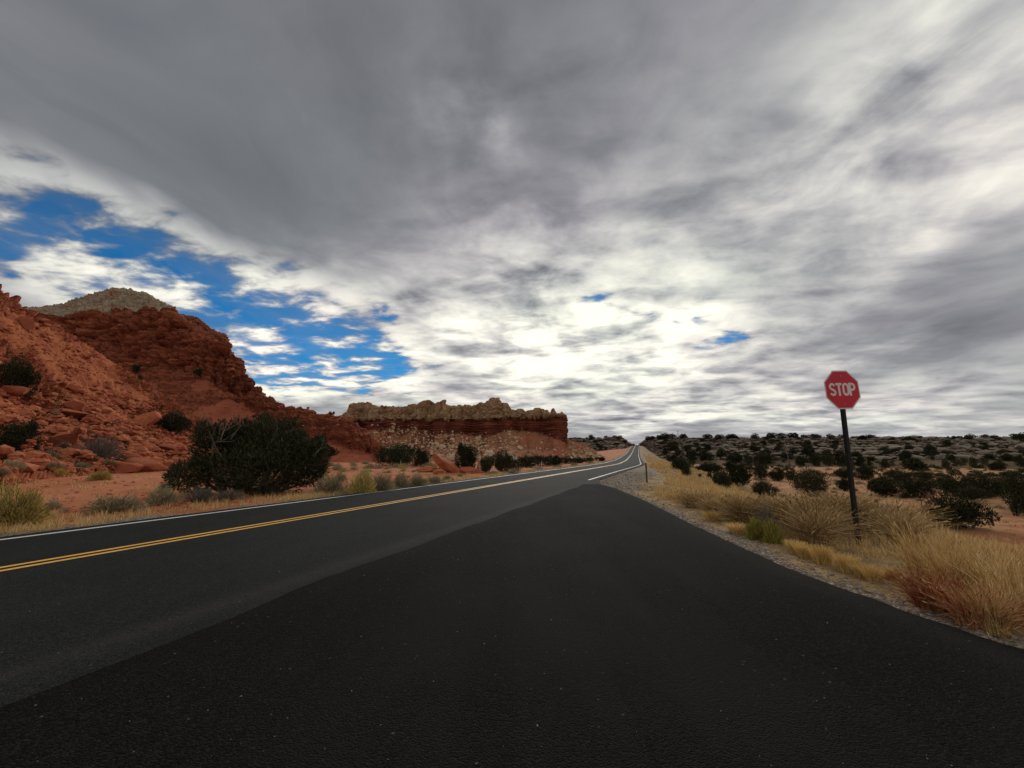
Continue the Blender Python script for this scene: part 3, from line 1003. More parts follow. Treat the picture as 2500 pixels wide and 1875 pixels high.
def hit(u, v):
    h = cast(CAMP, Vector(ray(u, v)).normalized())
    return h[:3] if h else None


def drop(x, y):
    h = cast(Vector((x, y, 300)), Vector((0, 0, -1)))
    return h[0] if h else np.array([x, y, 0.0])


LM = []                                                    # landmarks by picture position, for telling look-alikes apart in words
WORDS = ['nearest', 'second nearest', 'third nearest', 'fourth nearest', 'fifth nearest', 'sixth nearest', 'seventh nearest', 'eighth nearest', 'ninth nearest', 'tenth nearest']
POOL = {}


def defer(o, u, v, w, noun, where):
    if o is not None:
        POOL.setdefault((noun, where), []).append((o, u, v, w))


MR = {'the stop sign post': (2085, 1150), 'the utility pole': (1930, 1120), 'the dome-shaped juniper': (2246, 1166), 'the black juniper pair': (1790, 1140), 'the rusty marker post': (1580, 1140), 'the right edge': (2500, 1120),
      'the fence-post juniper': (2340, 1203), 'the H-frame pole': (1668, 1070)}
ML = {'the big roadside juniper': (610, 1120), 'the tilted slab': (1092, 1135), 'the split domed rock': (330, 1135), 'the long flat slab': (412, 1098), 'the upper edge juniper': (30, 925), 'the lower edge juniper': (30, 1062), 'the black-green juniper': (975, 1108),
      'the small signs': (1257, 1130), 'the mid-slope juniper': (420, 1034), 'the wide flat boulder': (144, 1070), 'the highest mesa knob': (1212, 1000), 'the left mesa end': (860, 1010), 'the right mesa end': (1375, 1050), 'the bright upright boulder': (174, 946)}


def name_apart():
    for (noun, where), lst in POOL.items():
        marks = MR if np.mean([q[1] for q in lst]) > 1560 else ML
        ws = sorted(q[3] for q in lst)
        cell = {}
        for o, u, v, w in lst:
            nm = min(marks, key=lambda k: math.hypot(marks[k][0] - u, (marks[k][1] - v) * 1.6))
            a, b = marks[nm]
            side = ('left of' if u < a else 'right of') if abs(u - a) > abs(v - b) * 1.5 and nm != 'the right edge' else ('above' if v < b else 'below')
            if nm == 'the right edge':
                side = 'from'
            cell.setdefault((nm, side), []).append((math.hypot(a - u, b - v), o, w))
        for (nm, side), c in cell.items():
            for i, (_, o, w) in enumerate(sorted(c, key=lambda q: q[0])):
                rank = WORDS[i] if i < 10 else '%dth nearest' % (i + 1)
                size = 'small' if w < ws[len(ws) // 3] else 'larger' if w > ws[2 * len(ws) // 3] else 'middling'
                o['label'] = '%s %s %s, %s %s %s' % (size, noun, where, rank, side if side == 'from' else 'one ' + side, nm)


def depth(p):
    return p[1] * cp + (p[2] - CAMH) * sp


# ------------------------------------------------------------------ small mesh builders
class MB:
    def __init__(self):
        self.v, self.f, self.m, self.n = [], [], [], 0

    def add(self, v, f, mat=0):
        v = np.asarray(v, float)
        self.v.append(v)
        self.f += [tuple(int(i) + self.n for i in q) for q in f]
        self.m += [mat] * len(f)
        self.n += len(v)
        return self

    def box(self, lo, hi, mat=0, M=None):
        (a, b, c), (d, e, g) = lo, hi
        v = np.array([(x, y, z) for x in (a, d) for y in (b, e) for z in (c, g)], float)
        if M is not None:
            v = v @ np.array(M).T
        return self.add(v, [(0, 1, 3, 2), (4, 6, 7, 5), (0, 4, 5, 1), (2, 3, 7, 6), (0, 2, 6, 4), (1, 5, 7, 3)], mat)

    def tube(self, P, rad, n=6, mat=0, cap=True):
        P = np.asarray(P, float)
        rad = np.broadcast_to(np.asarray(rad, float), (len(P),))
        T = np.gradient(P, axis=0)
        T /= np.linalg.norm(T, axis=1)[:, None] + 1e-9
        ref = np.array([0, 0, 1.0]) if abs(T[0, 2]) < 0.8 else np.array([1.0, 0, 0])
        v = []
        for p, tt, r in zip(P, T, rad):
            a = np.cross(tt, ref)
            a /= np.linalg.norm(a) + 1e-9
            b = np.cross(tt, a)
            for k in range(n):
                q = 2 * math.pi * k / n
                v.append(p + r * (a * math.cos(q) + b * math.sin(q)))
        f = [(i * n + k, i * n + (k + 1) % n, (i + 1) * n + (k + 1) % n, (i + 1) * n + k) for i in range(len(P) - 1) for k in range(n)]
        if cap:
            f += [tuple(range(n))[::-1], tuple((len(P) - 1) * n + k for k in range(n))]
        return self.add(v, f, mat)

    def build(self, name, mats, smooth=False):
        return mesh_from(name, np.vstack(self.v), self.f, mats if isinstance(mats, (list, tuple)) else [mats], smooth, None, self.m)


def unit(a):
    return a / (np.linalg.norm(a, axis=-1, keepdims=True) + 1e-9)


def blades_mesh(name, base, tips, width, mats, bend=None, seg=1, roll=None, seed=0, as_np=False, taper=0.15):
    """many thin leaf blades; base, tips: n x 3; bend: n x 3 offset of the middle"""
    r = np.random.default_rng(seed)
    n = len(base)
    d = tips - base
    side = np.cross(unit(d), unit(r.normal(size=(n, 3))))
    side = unit(side) * np.asarray(width).reshape(-1, 1)
    rowsv = []
    for k in range(seg + 1):
        q = k / seg
        c = base + d * q + (0 if bend is None else bend * (4 * q * (1 - q)) if seg > 1 else 0)
        wq = (0.75 + 0.25 * min(1, q * 4)) * (1 - q * (1 - taper)) if seg > 1 else (0.55 if k == 0 else taper)
        rowsv += [c - side * wq, c + side * wq]
    if seg == 1:                                           # a rhombus, widest in the middle
        mid = base + d * 0.45
        V = np.stack([base, mid - side, tips, mid + side], 1).reshape(-1, 3)
        F = np.arange(4 * n).reshape(n, 4)
    else:
        V = np.stack(rowsv, 1).reshape(-1, 3)
        m = 2 * (seg + 1)
        q = np.array([[2 * k, 2 * k + 1, 2 * k + 3, 2 * k + 2] for k in range(seg)])
        F = (np.arange(n)[:, None, None] * m + q[None]).reshape(-1, 4)
    if as_np:
        return V, F
    return mesh_from(name, V, F, mats, False)


# ------------------------------------------------------------------ plants
M_jun = leafy('juniper_foliage', [(0.0, (0.010, 0.012, 0.006)), (0.45, (0.026, 0.030, 0.013)), (0.85, (0.058, 0.058, 0.026)), (1.0, (0.12, 0.11, 0.06))])
M_jun2 = leafy('juniper_foliage_big', [(0.0, (0.012, 0.014, 0.007)), (0.40, (0.030, 0.032, 0.014)), (0.80, (0.060, 0.060, 0.026)), (1.0, (0.14, 0.125, 0.07))])
M_bark = plain('juniper_bark', (0.11, 0.085, 0.065), 0.95, 0.4, 9)
M_twig = leafy('grey_twigs', [(0.0, (0.045, 0.036, 0.028)), (0.5, (0.12, 0.098, 0.075)), (1.0, (0.24, 0.205, 0.165))])
M_sage = leafy('sagebrush_leaves', [(0.0, (0.111, 0.091, 0.052)), (0.45, (0.260, 0.221, 0.124)), (0.85, (0.429, 0.370, 0.215)), (1.0, (0.598, 0.520, 0.312))])
M_rabbit = leafy('rabbitbrush_leaves', [(0.0, (0.176, 0.128, 0.041)), (0.45, (0.405, 0.304, 0.088)), (0.85, (0.621, 0.486, 0.149)), (1.0, (0.810, 0.675, 0.297))])
M_green = leafy('green_rabbitbrush_leaves', [(0.0, (0.12, 0.10, 0.02)), (0.5, (0.25, 0.21, 0.04)), (1.0, (0.42, 0.36, 0.09))])
M_straw = leafy('straw_grass', [(0.0, (0.22, 0.125, 0.045)), (0.35, (0.54, 0.345, 0.135)), (0.75, (0.75, 0.53, 0.235)), (1.0, (0.86, 0.71, 0.43))])
M_gold = leafy('golden_bunchgrass', [(0.0, (0.42, 0.25, 0.075)), (0.4, (0.64, 0.43, 0.15)), (0.8, (0.78, 0.56, 0.23)), (1.0, (0.86, 0.70, 0.38))])
M_tan = leafy('tan_bunchgrass', [(0.0, (0.12, 0.075, 0.035)), (0.4, (0.33, 0.215, 0.095)), (0.8, (0.52, 0.36, 0.17)), (1.0, (0.70, 0.54, 0.30))])
M_redg = leafy('red_bluestem', [(0.0, (0.15, 0.040, 0.020)), (0.4, (0.30, 0.085, 0.042)), (0.7, (0.50, 0.235, 0.10)), (1.0, (0.70, 0.48, 0.24))])


def crown_mesh(name, seed, lobes, n, leaf, wid, mat, up=0.35, shag=0.10):
    r = np.random.default_rng(seed)
    L = np.array(lobes, float)
    wgt = (L[:, 3] * L[:, 4] * L[:, 5]) ** 0.66
    j = r.choice(len(L), n, p=wgt / wgt.sum())
    dirn = unit(r.normal(size=(n, 3)))
    lump = fbm(dirn * 2.3 + L[j, :3] * 5 + seed, 3, 0.6, seed)
    lump2 = fbm(dirn * 5.5 + L[j, :3] * 9 + seed, 2, 0.6, seed + 9)
    rad = (0.42 + 0.60 * r.random(n) ** 0.42) * (1 + 0.30 * lump + 0.20 * lump2) + shag * np.maximum(0, r.normal(size=n)) * 0.6
    p = L[j, :3] + dirn * L[j, 3:6] * rad[:, None]
    p[:, 2] = np.maximum(p[:, 2], 0.02)
    d = unit(unit(dirn / L[j, 3:6]) * 0.75 + np.array([0, 0, up]) + r.normal(size=(n, 3)) * 0.45)
    ln = leaf * r.uniform(0.5, 1.35, n)
    return blades_mesh(name, p, p + d * ln[:, None], wid * r.uniform(0.6, 1.3, n), [mat], seed=seed)


def limbs_mesh(name, seed, lobes, rad, mat, dead=0, spread=1.0):
    r = np.random.default_rng(seed)
    m = MB()
    for L in lobes:
        e = np.array(L[:3])
        base = np.array([r.uniform(-.06, .06), r.uniform(-.06, .06), -0.06])
        mid = base * 0.5 + e * 0.5 + r.normal(size=3) * 0.06
        P = np.array([base, (base + mid) / 2 + r.normal(size=3) * 0.02, mid, (mid + e) / 2 + r.normal(size=3) * 0.04, e])
        m.tube(P, rad * np.array([1, 0.85, 0.65, 0.45, 0.2]), 6)
        for _ in range(3):
            q = P[r.integers(1, 4)]
            tip = e + r.normal(size=3) * np.array(L[3:6]) * 0.8
            m.tube([q, (q + tip) / 2 + r.normal(size=3) * 0.03, tip], rad * np.array([0.4, 0.28, 0.08]), 4, cap=False)
    for _ in range(dead):                                  # bare grey sticks that poke out
        a = r.uniform(0, 2 * math.pi)
        b0 = np.array([math.cos(a) * 0.25 * spread, math.sin(a) * 0.25 * spread, r.uniform(0.25, 0.7)])
        e = b0 + np.array([math.cos(a) * 0.22 * spread, math.sin(a) * 0.22 * spread, r.uniform(0.05, 0.3)])
        m.tube([b0, (b0 + e) / 2 + r.normal(size=3) * 0.03, e], [0.012, 0.008, 0.002], 4, cap=False)
    return m.build(name, mat, True)


def rand_lobes(seed, n, w, h0=0.42, flat=1.0):
    """crown lobes of a plant about 1 high and 2w wide"""
    r = np.random.default_rng(seed)
    out = [(0, 0, 0.50, w * 0.55, w * 0.55, 0.42)]
    for k in range(n):
        a = 2 * math.pi * (k + r.uniform(-.3, .3)) / n
        q = r.uniform(0.30, 0.58) * w
        s = r.uniform(0.26, 0.44)
        out.append((math.cos(a) * q, math.sin(a) * q, r.uniform(0.25, 0.66), s * w * 1.05, s * w * 1.05, s * 0.8 * flat))
    return out


JP = []                                                    # juniper kinds: (trunk mesh, crown mesh, half-width for height 1)
for k, (w, nl) in enumerate(((0.75, 6), (0.95, 7), (0.62, 5), (1.15, 8))):
    lb = rand_lobes(300 + k, nl, w)
    rj = np.random.default_rng(390 + k)
    for _ in range(22):                                    # sprigs that break the outline
        L = lb[rj.integers(len(lb))]
        a, q = rj.uniform(0, 6.28), rj.uniform(0.7, 1.05)
        lb.append((L[0] + math.cos(a) * L[3] * q, L[1] + math.sin(a) * L[4] * q, max(0.08, L[2] + L[5] * rj.uniform(-0.7, 1.05)), rj.uniform(0.05, 0.11), rj.uniform(0.05, 0.11), rj.uniform(0.07, 0.17)))
    JP.append((limbs_mesh('trunk', 310 + k, lb[1:5], 0.035, M_bark, 2), crown_mesh('crown', 320 + k, lb, 10000, 0.062, 0.012, M_jun), w))
JS = []                                                    # far ones: trunk and crown in one small mesh
for k, (w, nl) in enumerate(((0.75, 5), (1.0, 6), (0.6, 4), (1.25, 7))):
    lb = rand_lobes(340 + k, nl, w)
    JS.append((crown_mesh('juniper', 350 + k, lb, 1500, 0.13, 0.034, M_jun, shag=0.16), w))


def tree_parts(name, tm, cm, loc, sc, rz, label, group=None, cat='tree'):
    e = empty(name, tuple(loc), rz)
    tag(e, label, cat, group)
    for nm, me in (('trunk', tm), ('crown', cm)):
        o = obj(nm, me, e)
        o.scale = sc
    return e


def juniper(u0, u1, vt, vb, label, kind=0, group=None, far=False, cat='juniper', sink=0.06, wide=1.0):
    uc = (u0 + u1) / 2
    h = hit(uc, vb)
    if h is None:
        return None
    p = h[0]
    k = depth(p) / 1000
    H, Wd = (vb - vt) * k * 1.04, (u1 - u0) * k / 2
    rz = random.uniform(0, 6.28)
    p = p + np.array([p[0], p[1], 0]) / np.hypot(p[0], p[1]) * Wd * 0.35
    p[2] = drop(p[0], p[1])[2] - sink * H if not far else p[2] - sink * H
    if far:
        me, w = JS[kind % 4]
        o = obj('juniper', me, None, tuple(p), (0, 0, rz), (Wd / w / 1.05 * wide, Wd / w / 1.05 * wide, H / 0.98))
        return tag(o, label, cat, group)
    tm, cm, w = JP[kind % 4]
    return tree_parts('juniper', tm, cm, p, (Wd / w / 1.05, Wd / w / 1.05, H / 1.0), rz, label, group, cat)


# the big one beside the road, seen against the red slope
def big_juniper():
    h = hit(590, 1212)
    p = h[0]
    p[2] = drop(p[0], p[1])[2]
    k = depth(p) / 1000
    U = lambda u, v: ((u - 590) * k, (1212 - v) * k)
    spec = [(520, 1110, 58, 66), (570, 1085, 55, 55), (600, 1062, 42, 36), (640, 1085, 62, 62), (690, 1105, 55, 60), (742, 1135, 42, 58), (560, 1150, 70, 50), (650, 1150, 80, 58), (475, 1165, 38, 34), (438, 1176, 20, 18), (725, 1165, 46, 34), (500, 1068, 28, 30), (690, 1072, 18, 36), (660, 1070, 14, 30), (762, 1120, 20, 44)]
    r = np.random.default_rng(5)
    lb = []
    for u, v, su, sv in spec:
        x, z = U(u, v)
        lb.append((x, r.uniform(-.5, 1.0), z, su * k, su * k * 1.1, sv * k))
    e = empty('juniper', (p[0] - 0.55, p[1] + 0.9, p[2]))
    tag(e, 'big wide dark green juniper beside the road with grey sticks in its crown', 'juniper')
    aim = math.atan2(-p[0], p[1])
    e.rotation_euler.z = 0.35
    for _ in range(46):                                     # ragged outer sprigs
        L = lb[r.integers(15)]
        a, q = r.uniform(0, 6.28), r.uniform(0.3, 1)
        z = L[2] + L[5] * r.uniform(0.2, 1.12)
        lb.append((L[0] + math.cos(a) * L[3] * 0.85, L[1] + math.sin(a) * L[4] * 0.8, z, r.uniform(0.13, 0.30), r.uniform(0.13, 0.30), r.uniform(0.25, 0.55)))
    cm = crown_mesh('crown', 77, lb, 38000, 0.19, 0.024, M_jun2, up=0.75, shag=0.10)
    obj('crown', cm, e)
    m = MB()
    for L in lb[:15]:
        q = np.array(L[:3])
        for _ in range(3):
            b0 = np.array([q[0] * 0.35 + r.uniform(-.4, .4), q[1] * 0.4, -0.1])
            tip = q + r.normal(size=3) * np.array(L[3:6]) * 0.75
            m.tube([b0, (b0 * 0.6 + tip * 0.4) + r.normal(size=3) * 0.15, (b0 * 0.25 + tip * 0.75) + r.normal(size=3) * 0.12, tip], np.array([0.085, 0.06, 0.03, 0.008]), 6, cap=False)
    obj('trunk', m.build('trunk', M_bark, True), e)
    M_dead = plain('bleached_wood', (0.15, 0.125, 0.10), 0.9, 0.3)
    for u, v, lu, lv in ((530, 1085, 22, 34), (545, 1060, 26, 24), (560, 1075, 10, 40), (640, 1120, -4, 50), (655, 1085, 14, 46), (700, 1085, 30, 6), (520, 1070, 30, 28), (745, 1110, 18, 30), (540, 1075, 16, 40), (555, 1050, 30, 16)):
        x, z = U(u, v)
        for _ in range(2):
            b0 = np.array([x, -0.75 + r.uniform(-.3, .2), z]) + r.normal(size=3) * 0.10
            tp = b0 + np.array([lu * k, -0.2, lv * k]) + r.normal(size=3) * 0.34
            m = MB()
            m.tube([b0, (b0 + tp) / 2 + r.normal(size=3) * 0.07, tp], [0.016, 0.010, 0.003], 5, cap=False)
            obj('dead_branch', m.build('dead_branch', M_dead, True), e)


big_juniper()

# --- junipers of the slope and the flat on the left (boxes in photograph pixels)
for a in ((-14, 76, 876, 970, 'dark juniper high on the red slope, upper of two at the left edge', 0), (-16, 74, 1014, 1112, 'dark rounded juniper low on the red slope, lower of two at the left edge', 2),
          (376, 464, 1002, 1064, 'dark juniper on the red slope beside a boulder, up behind the big roadside juniper', 0),
          (898, 1050, 1078, 1137, 'broad black-green juniper on the flat left of the tilted red slab', 3), (1108, 1172, 1082, 1152, 'tall dark juniper right behind the tilted red slab', 2), (1195, 1262, 1094, 1152, 'dark juniper behind the pair of small signs', 0),
          (1160, 1215, 1110, 1154, 'dark juniper between the tilted slab and the small signs', 1), (1010, 1052, 1096, 1139, 'small juniper at the right end of the broad one on the flat', 2)):
    juniper(*a)
for i, (u0, u1, vt, vb) in enumerate(((1262, 1310, 1112, 1142), (1300, 1345, 1112, 1139), (1338, 1372, 1112, 1136), (1366, 1402, 1113, 1133), (1398, 1425, 1116, 1131), (1420, 1450, 1117, 1129), (1452, 1476, 1116, 1125), (1240, 1270, 1118, 1150))):
    juniper(u0, u1, vt, vb, ['first', 'second', 'third', 'fourth', 'fifth', 'sixth', 'seventh', 'small extra'][i] + ' juniper along the foot of the mesa, ' + ('counted from the small signs' if i < 7 else 'just left of the small signs'), i, 'junipers along the foot of the mesa', far=True, wide=1.5)
for i, (u0, u1, vt, vb) in enumerate(((322, 352, 888, 912), (468, 492, 898, 922), (563, 581, 930, 945), (800, 812, 1003, 1012), (811, 818, 1004, 1011), (748, 756, 993, 999), (772, 830, 1090, 1112), (335, 350, 914, 926), (690, 704, 1040, 1050), (615, 626, 1012, 1020))):
    defer(juniper(u0, u1, vt, vb, 'small dark shrub growing among the rocks of the red butte', i, 'shrubs on the butte', far=True, cat='shrub'), (u0 + u1) / 2, vb, u1 - u0, 'dark shrub', 'on the butte rocks')

# --- junipers of the plain on the right
for i, a in enumerate(((2266, 2415, 1203, 1297, 'large dark juniper nearest the wire fence posts on the right-hand plain'), (2202, 2290, 1166, 1218, 'smooth dome-shaped black juniper right of the stop sign post'), (2117, 2203, 1166, 1213, 'spreading ragged juniper just right of the stop sign post'),
                       (1924, 2033, 1138, 1206, 'dark juniper with bare branches just left of the stop sign post'), (2290, 2390, 1149, 1212, 'left one of a dense clump of junipers behind the dome-shaped one'), (2375, 2475, 1158, 1214, 'right one of a dense clump of junipers near the right edge'),
                       (2470, 2550, 1160, 1262, 'tall dark juniper cut by the right edge of the photo'), (2165, 2236, 1144, 1182, 'juniper directly behind the dome-shaped one'), (2040, 2080, 1140, 1169, 'small juniper left of the post, farther off than its neighbours'),
                       (2088, 2140, 1134, 1172, 'thin upright juniper just right of the post and behind the ragged one'), (2044, 2084, 1170, 1199, 'low juniper hugging the left side of the stop sign post'), (2234, 2280, 1148, 1175, 'small juniper above and right of the dome-shaped one'),
                       (2340, 2416, 1186, 1222, 'low juniper tucked behind the one by the fence'), (1730, 1795, 1148, 1192, 'left half of the big black pair of junipers in the middle of the plain'), (1768, 1845, 1128, 1188, 'right and taller half of the big black pair of junipers'),
                       (1836, 1880, 1130, 1172, 'upright juniper right of the big black pair'), (1874, 1918, 1142, 1174, 'round juniper left of the utility pole'), (1828, 1898, 1172, 1212, 'low dark juniper behind the grass in front of the big black pair'),
                       (1634, 1692, 1116, 1150, 'juniper beyond the roadside grass, first one right of the road'), (1662, 1690, 1134, 1162, 'small juniper below the first one right of the road'), (1692, 1776, 1128, 1154, 'low wide juniper left of the big black pair'))):
    juniper(*a, kind=i)
g = 'junipers scattered over the plain and ridge'
RB = [(1672, 1706, 1096, 1126), (1700, 1735, 1098, 1124), (1781, 1815, 1106, 1130), (1812, 1843, 1106, 1130), (1840, 1893, 1104, 1134), (1900, 1916, 1142, 1173), (2209, 2266, 1119, 1149), (2300, 2322, 1119, 1144), (1981, 2004, 1108, 1138), (2003, 2040, 1104, 1138),
      (2036, 2074, 1100, 1137), (2368, 2388, 1112, 1140), (2420, 2452, 1127, 1149), (2274, 2308, 1168, 1193), (2090, 2110, 1114, 1137), (2118, 2128, 1118, 1138), (2150, 2172, 1124, 1142), (2480, 2506, 1110, 1140), (1940, 1970, 1112, 1136), (1724, 1742, 1150, 1169),
      (1704, 1714, 1156, 1166), (1680, 1694, 1120, 1130), (1915, 1945, 1150, 1172), (2310, 2345, 1140, 1160), (2440, 2500, 1150, 1172), (2066, 2090, 1150, 1166)]
for i, (u0, u1, vt, vb) in enumerate(RB):
    defer(juniper(u0, u1, vt, vb, 'dark juniper on the plain below the banded ridge', i, g, far=True), (u0 + u1) / 2, vb, u1 - u0, 'juniper', 'on the plain')
r = np.random.default_rng(12)
done = 0
while done < 165:                                           # on the stepped face of the ridge
    u, v = r.uniform(1605, 2510), 1070 + 56 * r.random() ** 0.75
    w = r.uniform(9, 26) * (0.6 + (v - 1070) / 90)
    if fbm(np.array([[u / 70, v / 14, 0.0]]), 2, 0.5, 5)[0] < -0.12:
        continue
    defer(juniper(u - w / 2, u + w / 2, v - w * r.uniform(0.5, 0.85), v, 'small dark juniper on the stepped face of the ridge', done, g, far=True), u, v, w, 'juniper', 'on the ridge face')
    done += 1
u = 1583
nk = 0
while u < 2512:                                            # a broken row along its rim, against the sky
    w = r.uniform(11, 30)
    if fbm(np.array([[u / 60, 0.5, 0.0]]), 2, 0.5, 6)[0] > -0.22:
        vb = np.interp(u, [c[0] for c in RT_], [c[1] for c in RT_]) + 4
        juniper(u - w / 2, u + w / 2, vb - 3 - w * r.uniform(0.3, 0.55), vb, ('%s juniper along the ridge skyline, counted from the road' % (['first', 'second', 'third', 'fourth', 'fifth', 'sixth', 'seventh', 'eighth', 'ninth', 'tenth'][nk] if nk < 10 else '%d%s' % (nk + 1, {1: 'st', 2: 'nd', 3: 'rd'}.get((nk + 1) % 10 if nk > 19 else 0, 'th')))), int(u), 'junipers along the ridge skyline', far=True, wide=1.15)
        nk += 1
    u += w * r.uniform(0.45, 1.3)
for i in range(34):                                        # hills left of the climbing road
    u, v = r.uniform(1384, 1528), r.uniform(1070, 1110)
    h = hit(u, v)
    if h is None or h[2] != 'far_hill':
        continue
    w = r.uniform(7, 17)
    defer(juniper(u - w / 2, u + w / 2, v - w * 0.6, v, 'small dark juniper on the far hill left of the climbing road', i, 'junipers on the far hill', far=True), u, v, w, 'dark juniper', 'on the far hill')


# --- low shrubs
def bush_mesh(name, seed, n, mat, w=0.7, wid=0.008, up=0.8, leaf=0.22, hollow=0.35, stems=0, stem_mat=None):
    r = np.random.default_rng(seed)
    a = r.uniform(0, 2 * math.pi, n)
    el_ = np.arcsin(r.uniform(0.02, 1, n) ** 0.85)
    rad = hollow + (1 - hollow) * r.random(n) ** 0.55
    dirn = np.stack([np.cos(a) * np.cos(el_), np.sin(a) * np.cos(el_), np.sin(el_)], 1)
    lump = fbm(dirn * 2.6 + seed, 3, 0.6, seed)
    tip = dirn * np.array([w, w, 0.96]) * (rad * (1 + 0.55 * lump))[:, None]
    d = unit(dirn * np.array([1, 1, 1.0]) + np.array([0, 0, up * 0.5]) + r.normal(size=(n, 3)) * 0.28)
    base = tip - d * (leaf * r.uniform(0.5, 1.3, n))[:, None]
    base[:, 2] = np.maximum(base[:, 2], -0.03)
    V, F = blades_mesh('', base, tip, wid * r.uniform(0.6, 1.4, n), None, seed=seed, as_np=True)
    if not stems:
        return mesh_from(name, V, F, [mat])
    ns = stems
    a = r.uniform(0, 2 * math.pi, ns)
    q = r.uniform(0.3, 1.0, ns)
    b0 = np.stack([np.cos(a) * 0.10 * w, np.sin(a) * 0.10 * w, np.full(ns, -0.04)], 1)
    t0 = np.stack([np.cos(a) * q * w * 0.9, np.sin(a) * q * w * 0.9, (1 - 0.55 * q ** 2) * r.uniform(0.75, 1.0, ns)], 1)
    V2, F2 = blades_mesh('', b0, t0, np.full(ns, 0.011), None, bend=np.tile([0, 0, 0.06], (ns, 1)), seg=3, seed=seed + 1, as_np=True)
    return mesh_from(name, np.vstack([V, V2]), np.vstack([F, F2 + len(V)]), [mat, stem_mat or M_twig], False, None, np.concatenate([np.zeros(len(F)), np.ones(len(F2))]))


def tuft_mesh(name, seed, n, mat, spread=0.22, lean=0.45, wid=0.006, droop=0.25, seg=3, wind=(0, 0), heads=False, minh=0.55):
    r = np.random.default_rng(seed)
    a = r.uniform(0, 2 * math.pi, n)
    q = np.sqrt(r.random(n))
    b0 = np.stack([np.cos(a) * q * spread, np.sin(a) * q * spread, np.full(n, -0.03)], 1)
    h = r.uniform(minh, 1.0, n)
    out = lean * (0.25 + 0.75 * q) * r.uniform(0.4, 1.3, n)
    a2 = a + r.normal(size=n) * 0.5
    tip = b0 + np.stack([np.cos(a2) * out * h + wind[0] * h, np.sin(a2) * out * h + wind[1] * h, h * np.sqrt(np.maximum(0.15, 1 - out ** 2 * 0.5))], 1)
    bend = np.stack([-np.cos(a2) * droop * out * h * 0.6, -np.sin(a2) * droop * out * h * 0.6, np.full(n, 0.06)], 1)
    V, F = blades_mesh('', b0, tip, wid * r.uniform(0.6, 1.4, n), None, bend=bend, seg=seg, seed=seed, as_np=True, taper=0.25)
    if heads:                                              # feathery seed heads and snapped, drooping stalks
        j = r.choice(n, int(n * 0.45), replace=False)
        dd = unit(tip[j] - b0[j]) * 0.10 + r.normal(size=(len(j), 3)) * 0.02
        V2, F2 = blades_mesh('', tip[j] - dd * 0.7, tip[j] + dd * 0.5, np.full(len(j), wid * 1.5), None, seed=seed + 3, as_np=True)
        k = r.choice(n, n // 5, replace=False)
        b2 = b0[k] * 1.2 + (tip[k] - b0[k]) * r.uniform(0.2, 0.6, (len(k), 1))
        t2 = b2 + np.column_stack([r.normal(size=len(k)) * 0.28, r.normal(size=len(k)) * 0.28, r.uniform(-0.22, 0.12, len(k))])
        V3, F3 = blades_mesh('', b2, t2, np.full(len(k), wid * 0.8), None, seed=seed + 4, as_np=True)
        F = np.vstack([F, F2 + len(V), F3 + len(V) + len(V2)])
        V = np.vstack([V, V2, V3])
        V[:, 2] = np.maximum(V[:, 2], -0.03)
    return mesh_from(name, V, F, [mat] if not isinstance(mat, list) else mat)


SAGE = [bush_mesh('sagebrush', 400 + k, 2600, M_sage, 0.85, 0.010, 0.9, 0.20, 0.3, 60) for k in range(3)]
SAGES = [bush_mesh('sagebrush', 410 + k, 420, M_sage, 0.95, 0.026, 0.8, 0.30, 0.3, 10) for k in range(3)]
RABB = [bush_mesh('rabbitbrush', 420 + k, 4200, M_rabbit, 0.75, 0.010, 0.9, 0.13, 0.35, 90) for k in range(2)]
RABS = [bush_mesh('rabbitbrush', 430 + k, 520, M_rabbit, 0.95, 0.026, 0.8, 0.24, 0.35, 14) for k in range(2)]
GREY = [bush_mesh('bare_shrub', 440 + k, 1500, M_twig, 0.85, 0.007, 0.7, 0.32, 0.2, 90) for k in range(2)]
GREN = [bush_mesh('green_rabbitbrush', 450, 2600, M_green, 0.62, 0.010, 1.4, 0.30, 0.3, 60)]


def shrub(kindname, meshes, k, u0, u1, vt, vb, label, group=None, cat='shrub', wfac=0.85, wmax=None):
    h = hit((u0 + u1) / 2, vb)
    if h is None:
        return None
    p = h[0]
    q = depth(p) / 1000
    H, Wd = (vb - vt) * q * 1.03, (u1 - u0) * q / 2
    p = p + np.array([p[0], p[1], 0]) / np.hypot(p[0], p[1]) * Wd * 0.45
    p[2] = drop(p[0], p[1])[2] - 0.03
    o = obj(kindname, meshes[k % len(meshes)], None, tuple(p), (0, 0, random.uniform(0, 6.28)), (Wd / wfac, Wd / wfac, H))
    return tag(o, label, cat, group)


shrub('rabbitbrush', RABB, 0, -40, 108, 1180, 1291, 'big yellow rabbitbrush beside the road at the left edge of the photo')
shrub('sagebrush', SAGE, 0, 214, 347, 1204, 1254, 'round grey-green sagebrush close to the road on bare red ground')
shrub('sagebrush', SAGE, 1, 350, 440, 1187, 1234, 'pale sagebrush touching the left foot of the big roadside juniper')
shrub('sagebrush', SAGE, 2, 104, 150, 1218, 1245, 'small dark sagebrush right of the big yellow rabbitbrush')
shrub('sagebrush', SAGES, 2, 144, 166, 1236, 1252, 'tiny sagebrush right of the small dark one near the road')
shrub('rabbitbrush', RABB, 1, 214, 274, 1148, 1172, 'low yellow-green rabbitbrush on open red ground below the split red rock')
shrub('rabbitbrush', RABS, 0, 134, 166, 1143, 1161, 'small yellowish bush left of the low yellow-green one')
shrub('sagebrush', SAGE, 1, 110, 152, 1136, 1152, 'flat greyish sagebrush behind the small yellowish bush')
shrub('sagebrush', SAGE, 2, 171, 218, 1130, 1144, 'flat sagebrush alone on the red flat, wider than tall')
